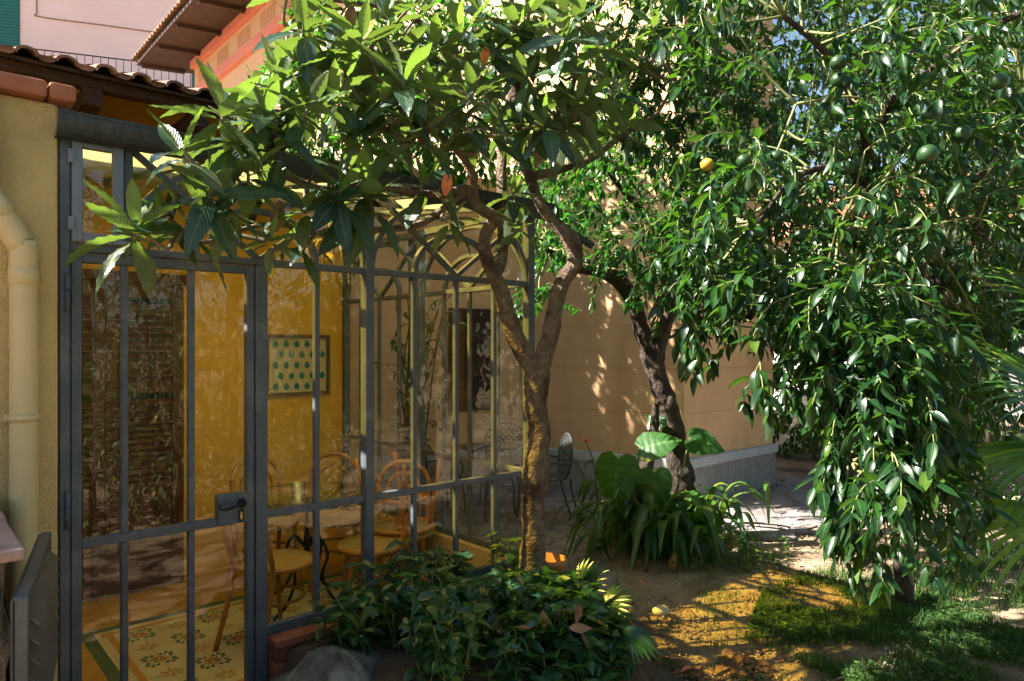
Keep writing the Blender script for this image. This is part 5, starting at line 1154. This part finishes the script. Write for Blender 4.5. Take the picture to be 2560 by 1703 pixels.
bush('garden_tree', 'dark tree beyond the terrace, behind the hanging orange leaves', (5.0,10.8,2.6), (1.9,1.0,2.3), 240, .12, L_bg, 'tree', None, .09)
bush('garden_tree', 'spreading tree behind the fan palm at the right edge', (7.2,9.0,3.0), (1.8,1.4,2.6), 260, .13, L_bg, 'tree', None, .10)
bush('garden_tree', 'high tree crown closing the sky at the top right corner', (5.1,7.6,5.1), (1.8,1.2,1.4), 300, .11, L_bg, 'tree', None, .09)
bush('garden_bush', 'dark leafy bush at the far end of the flagstones, right of the villa corner', (4.7,11.3,1.4), (1.5,.9,1.6), 560, .16, L_bg, 'shrub')
bush('garden_tree', 'broad dark tree beyond the villa corner, behind the hanging orange curtain', (6.2,12.6,4.4), (2.8,1.4,3.2), 420, .19, L_bg, 'tree', None, .14)
bush('garden_tree', 'tall tree behind the orange crown at the upper right', (5.3,10.0,6.3), (2.4,1.4,2.2), 380, .17, L_bg, 'tree', None, .12)
GB = 'garden bushes behind the orange tree'
bush('garden_tree', 'leafy tree behind the drooping orange branches at the right', (3.9,8.2,2.9), (1.5,1.2,1.6), 230, .10, L_bg, 'tree', None, .09)
bush('garden_tree', 'tall tree filling the upper right corner beyond the orange tree', (5.4,7.0,3.9), (1.8,1.6,1.9), 260, .10, L_bg, 'tree', None, .10)
bush('garden_bush', 'grey green bush by the path at the far right', (4.9,7.6,.45), (.8,.5,.45), 90, .06, L_bg, 'shrub')
bush('garden_bush', 'low bush beside the flagstones behind the orange trunk', (3.4,5.9,.25), (.5,.45,.28), 70, .055, L_bg, 'shrub')
bush('garden_bush', 'broad dark bush behind the fan palm', (5.6,9.0,1.0), (1.6,.8,1.1), 160, .09, L_bg, 'shrub')
bush('garden_bush', 'dense bush filling the gap under the orange branches at the right', (3.0,4.9,.75), (.45,.5,.5), 70, .08, L_bg, 'shrub')
bn = thing('banana_plant', 'banana plant with broad torn leaves behind the thick orange limb', 'plant', (4.6,8.4,0))
for k in range(7):
    h0 = Vector((4.6,8.4,1.6)); az = k*.9+.3; path = [h0+Vector((math.cos(az),math.sin(az)*.7,0))*(1.1*q)+UP*(1.6*q-1.5*q*q) for q in np.linspace(0,1,11)]
    blade_obj('leaf', strip_leaf(path, [.34*w_ for w_ in (.2,.6,.85,1,1,1,.95,.9,.7,.45,.05)], .2), L_strap, bn)
b = MB(); b.tube([Vector((4.6,8.4,0)), Vector((4.6,8.4,1.65))], [.10,.07], 10); b.build('stem', M_gtwig, bn)
pa = thing('parasol', 'white and orange parasol glimpsed between the branches at the right', 'parasol', (5.6,9.4,0)); pc = Vector((5.6,9.4,2.9))
for k in range(8):
    a0, a1 = k*math.pi/4, (k+1)*math.pi/4; p0, p1 = pc+Vector((1.2*math.cos(a0),1.2*math.sin(a0),-.42)), pc+Vector((1.2*math.cos(a1),1.2*math.sin(a1),-.42)); b = MB()
    b.add([pc,p0,p1,pc-UP*.012,p0-UP*.012,p1-UP*.012], [(0,1,2),(5,4,3),(0,3,4,1),(1,4,5,2),(2,5,3,0)]); b.build('canopy_panel', M_orange if k % 2 else M_cloth, pa)
b = MB(); b.tube([Vector((5.6,9.4,0)), pc], .025, 8); b.build('pole', M_cloth, pa)
fb = thing('white_house', 'pale white house glimpsed through the leaves at the far right', 'house', (12,16,0))
b = MB(); b.box(7.5,18,16,22,0,4.6); b.build('wall', M_white, fb)
b = MB(); b.hexa([(7.2,15.6,4.6),(18.3,15.6,4.6),(18.3,22.3,4.6),(7.2,22.3,4.6),(8.6,17.2,6),(17,17.2,6),(17,20.6,6),(8.6,20.6,6)]); b.build('roof', M_terra, fb)
for k in range(3):
    x = 9+k*3; b = MB(); b.box(x,x+1.1,15.96,16.02,1.2,2.9); f = b.build('window', M_metaldk, fb); b = MB(); b.box(x-.06,x+1.16,15.93,16.01,1.1,1.2); b.build('sill', M_cap, f)

# ---------------------------------------------------------------- garden behind the camera (mirrored in the glass)
olg = [leaf_geo(.22, 4, 1, c, .3, 0, .012, 0, .5, seed=i) for i, c in enumerate((.2,.4,.6))]
HB = [((1.75,.0,.65),(.4,.4,.7)),((2.25,.55,.7),(.4,.4,.75)),((2.75,1.15,.7),(.4,.4,.75)),((3.25,1.8,.7),(.4,.4,.75)),((1.5,-.75,.8),(.4,.4,.8)),((2.5,.2,1.1),(.55,.5,1.0)),((3.5,-.6,1.7),(.9,.8,1.5)),((4.6,.7,1.9),(.9,.8,1.5)),((2.9,-2.0,1.6),(.9,.8,1.4)),((5.2,-1.8,2.2),(1.2,1.0,1.8)),((6.2,.2,2.0),(1.0,1.0,1.8)),((1.4,-2.6,1.3),(.9,.7,1.2)),((7.0,2.6,2.2),(1.2,1.0,1.9)),((-1.2,-3.2,1.6),(1.3,.8,1.5)),((4.0,-2.6,.8),(1.2,.8,.8)),((5.4,-.6,.7),(1.0,.8,.7)),((6.2,-3.0,1.6),(1.2,1.0,1.5))]
for i, (c, r) in enumerate(HB):
    bush('oleander', 'narrow leaved oleander mirrored in the conservatory glass', c, r, (110 if i < 5 else 190 if i < 12 else 120), .085 if i < 5 else .12, L_ole, 'shrub', 'oleanders mirrored in the glass', .04, 0, citg if i < 5 else olg)
for i, (c, r) in enumerate((((8.5,-3.5,2.6),(2.2,1.8,2.6)),((6.0,-6.5,2.6),(2.2,1.8,2.6)),((2.4,-6.5,2.4),(2.2,1.6,2.4)),((10.5,.5,2.8),(2.0,2.0,2.8)),((11.0,5.0,2.8),(2.0,2.2,2.8)),((9.5,-8.0,3.2),(2.6,2.0,3.2)))):
    bush('hedge_tree', 'dark tree behind the camera, mirrored in the conservatory glass', c, r, 170, .24, L_bg, 'tree', 'trees mirrored in the glass', .10, 0, olg)
yw = thing('boundary_wall', 'salmon garden boundary wall behind the camera, mirrored in the glass', 'wall', (4,-9.5,0))
b = MB(); b.box(-8,14,-9.8,-9.5,0,3.2); b.build('wall', M_villaU, yw); b = MB(); b.box(-8.1,14.1,-9.86,-9.44,3.2,3.28); b.build('coping', M_terra, yw)
for i, (c, r) in enumerate((((-4.5,-4.0,5.0),(2.2,1.8,1.7)),((-.5,-4.5,5.6),(2.0,1.8,1.6)),((3.2,-3.6,5.8),(2.2,1.8,1.6)),((7.0,-1.5,6.0),(2.0,2.0,1.6)))):  # unseen crowns added to keep the mirrored ground in shade
    bush('added_shade_tree', 'unseen tall tree added behind the camera to shade the ground there', c, r, 190, .26, L_bg, 'tree', 'unseen shade trees added behind the camera', .12, 0, olg)
bush('added_shade_tree', 'unseen tree added at the left so its crown dapples the ground before the door', (-5.3,.85,4.7), (2.0,1.5,1.3), 300, .24, L_bg, 'tree', None, .10, 0, olg)  # out of view, put in to dapple the ground mirrored in the door
#@@END
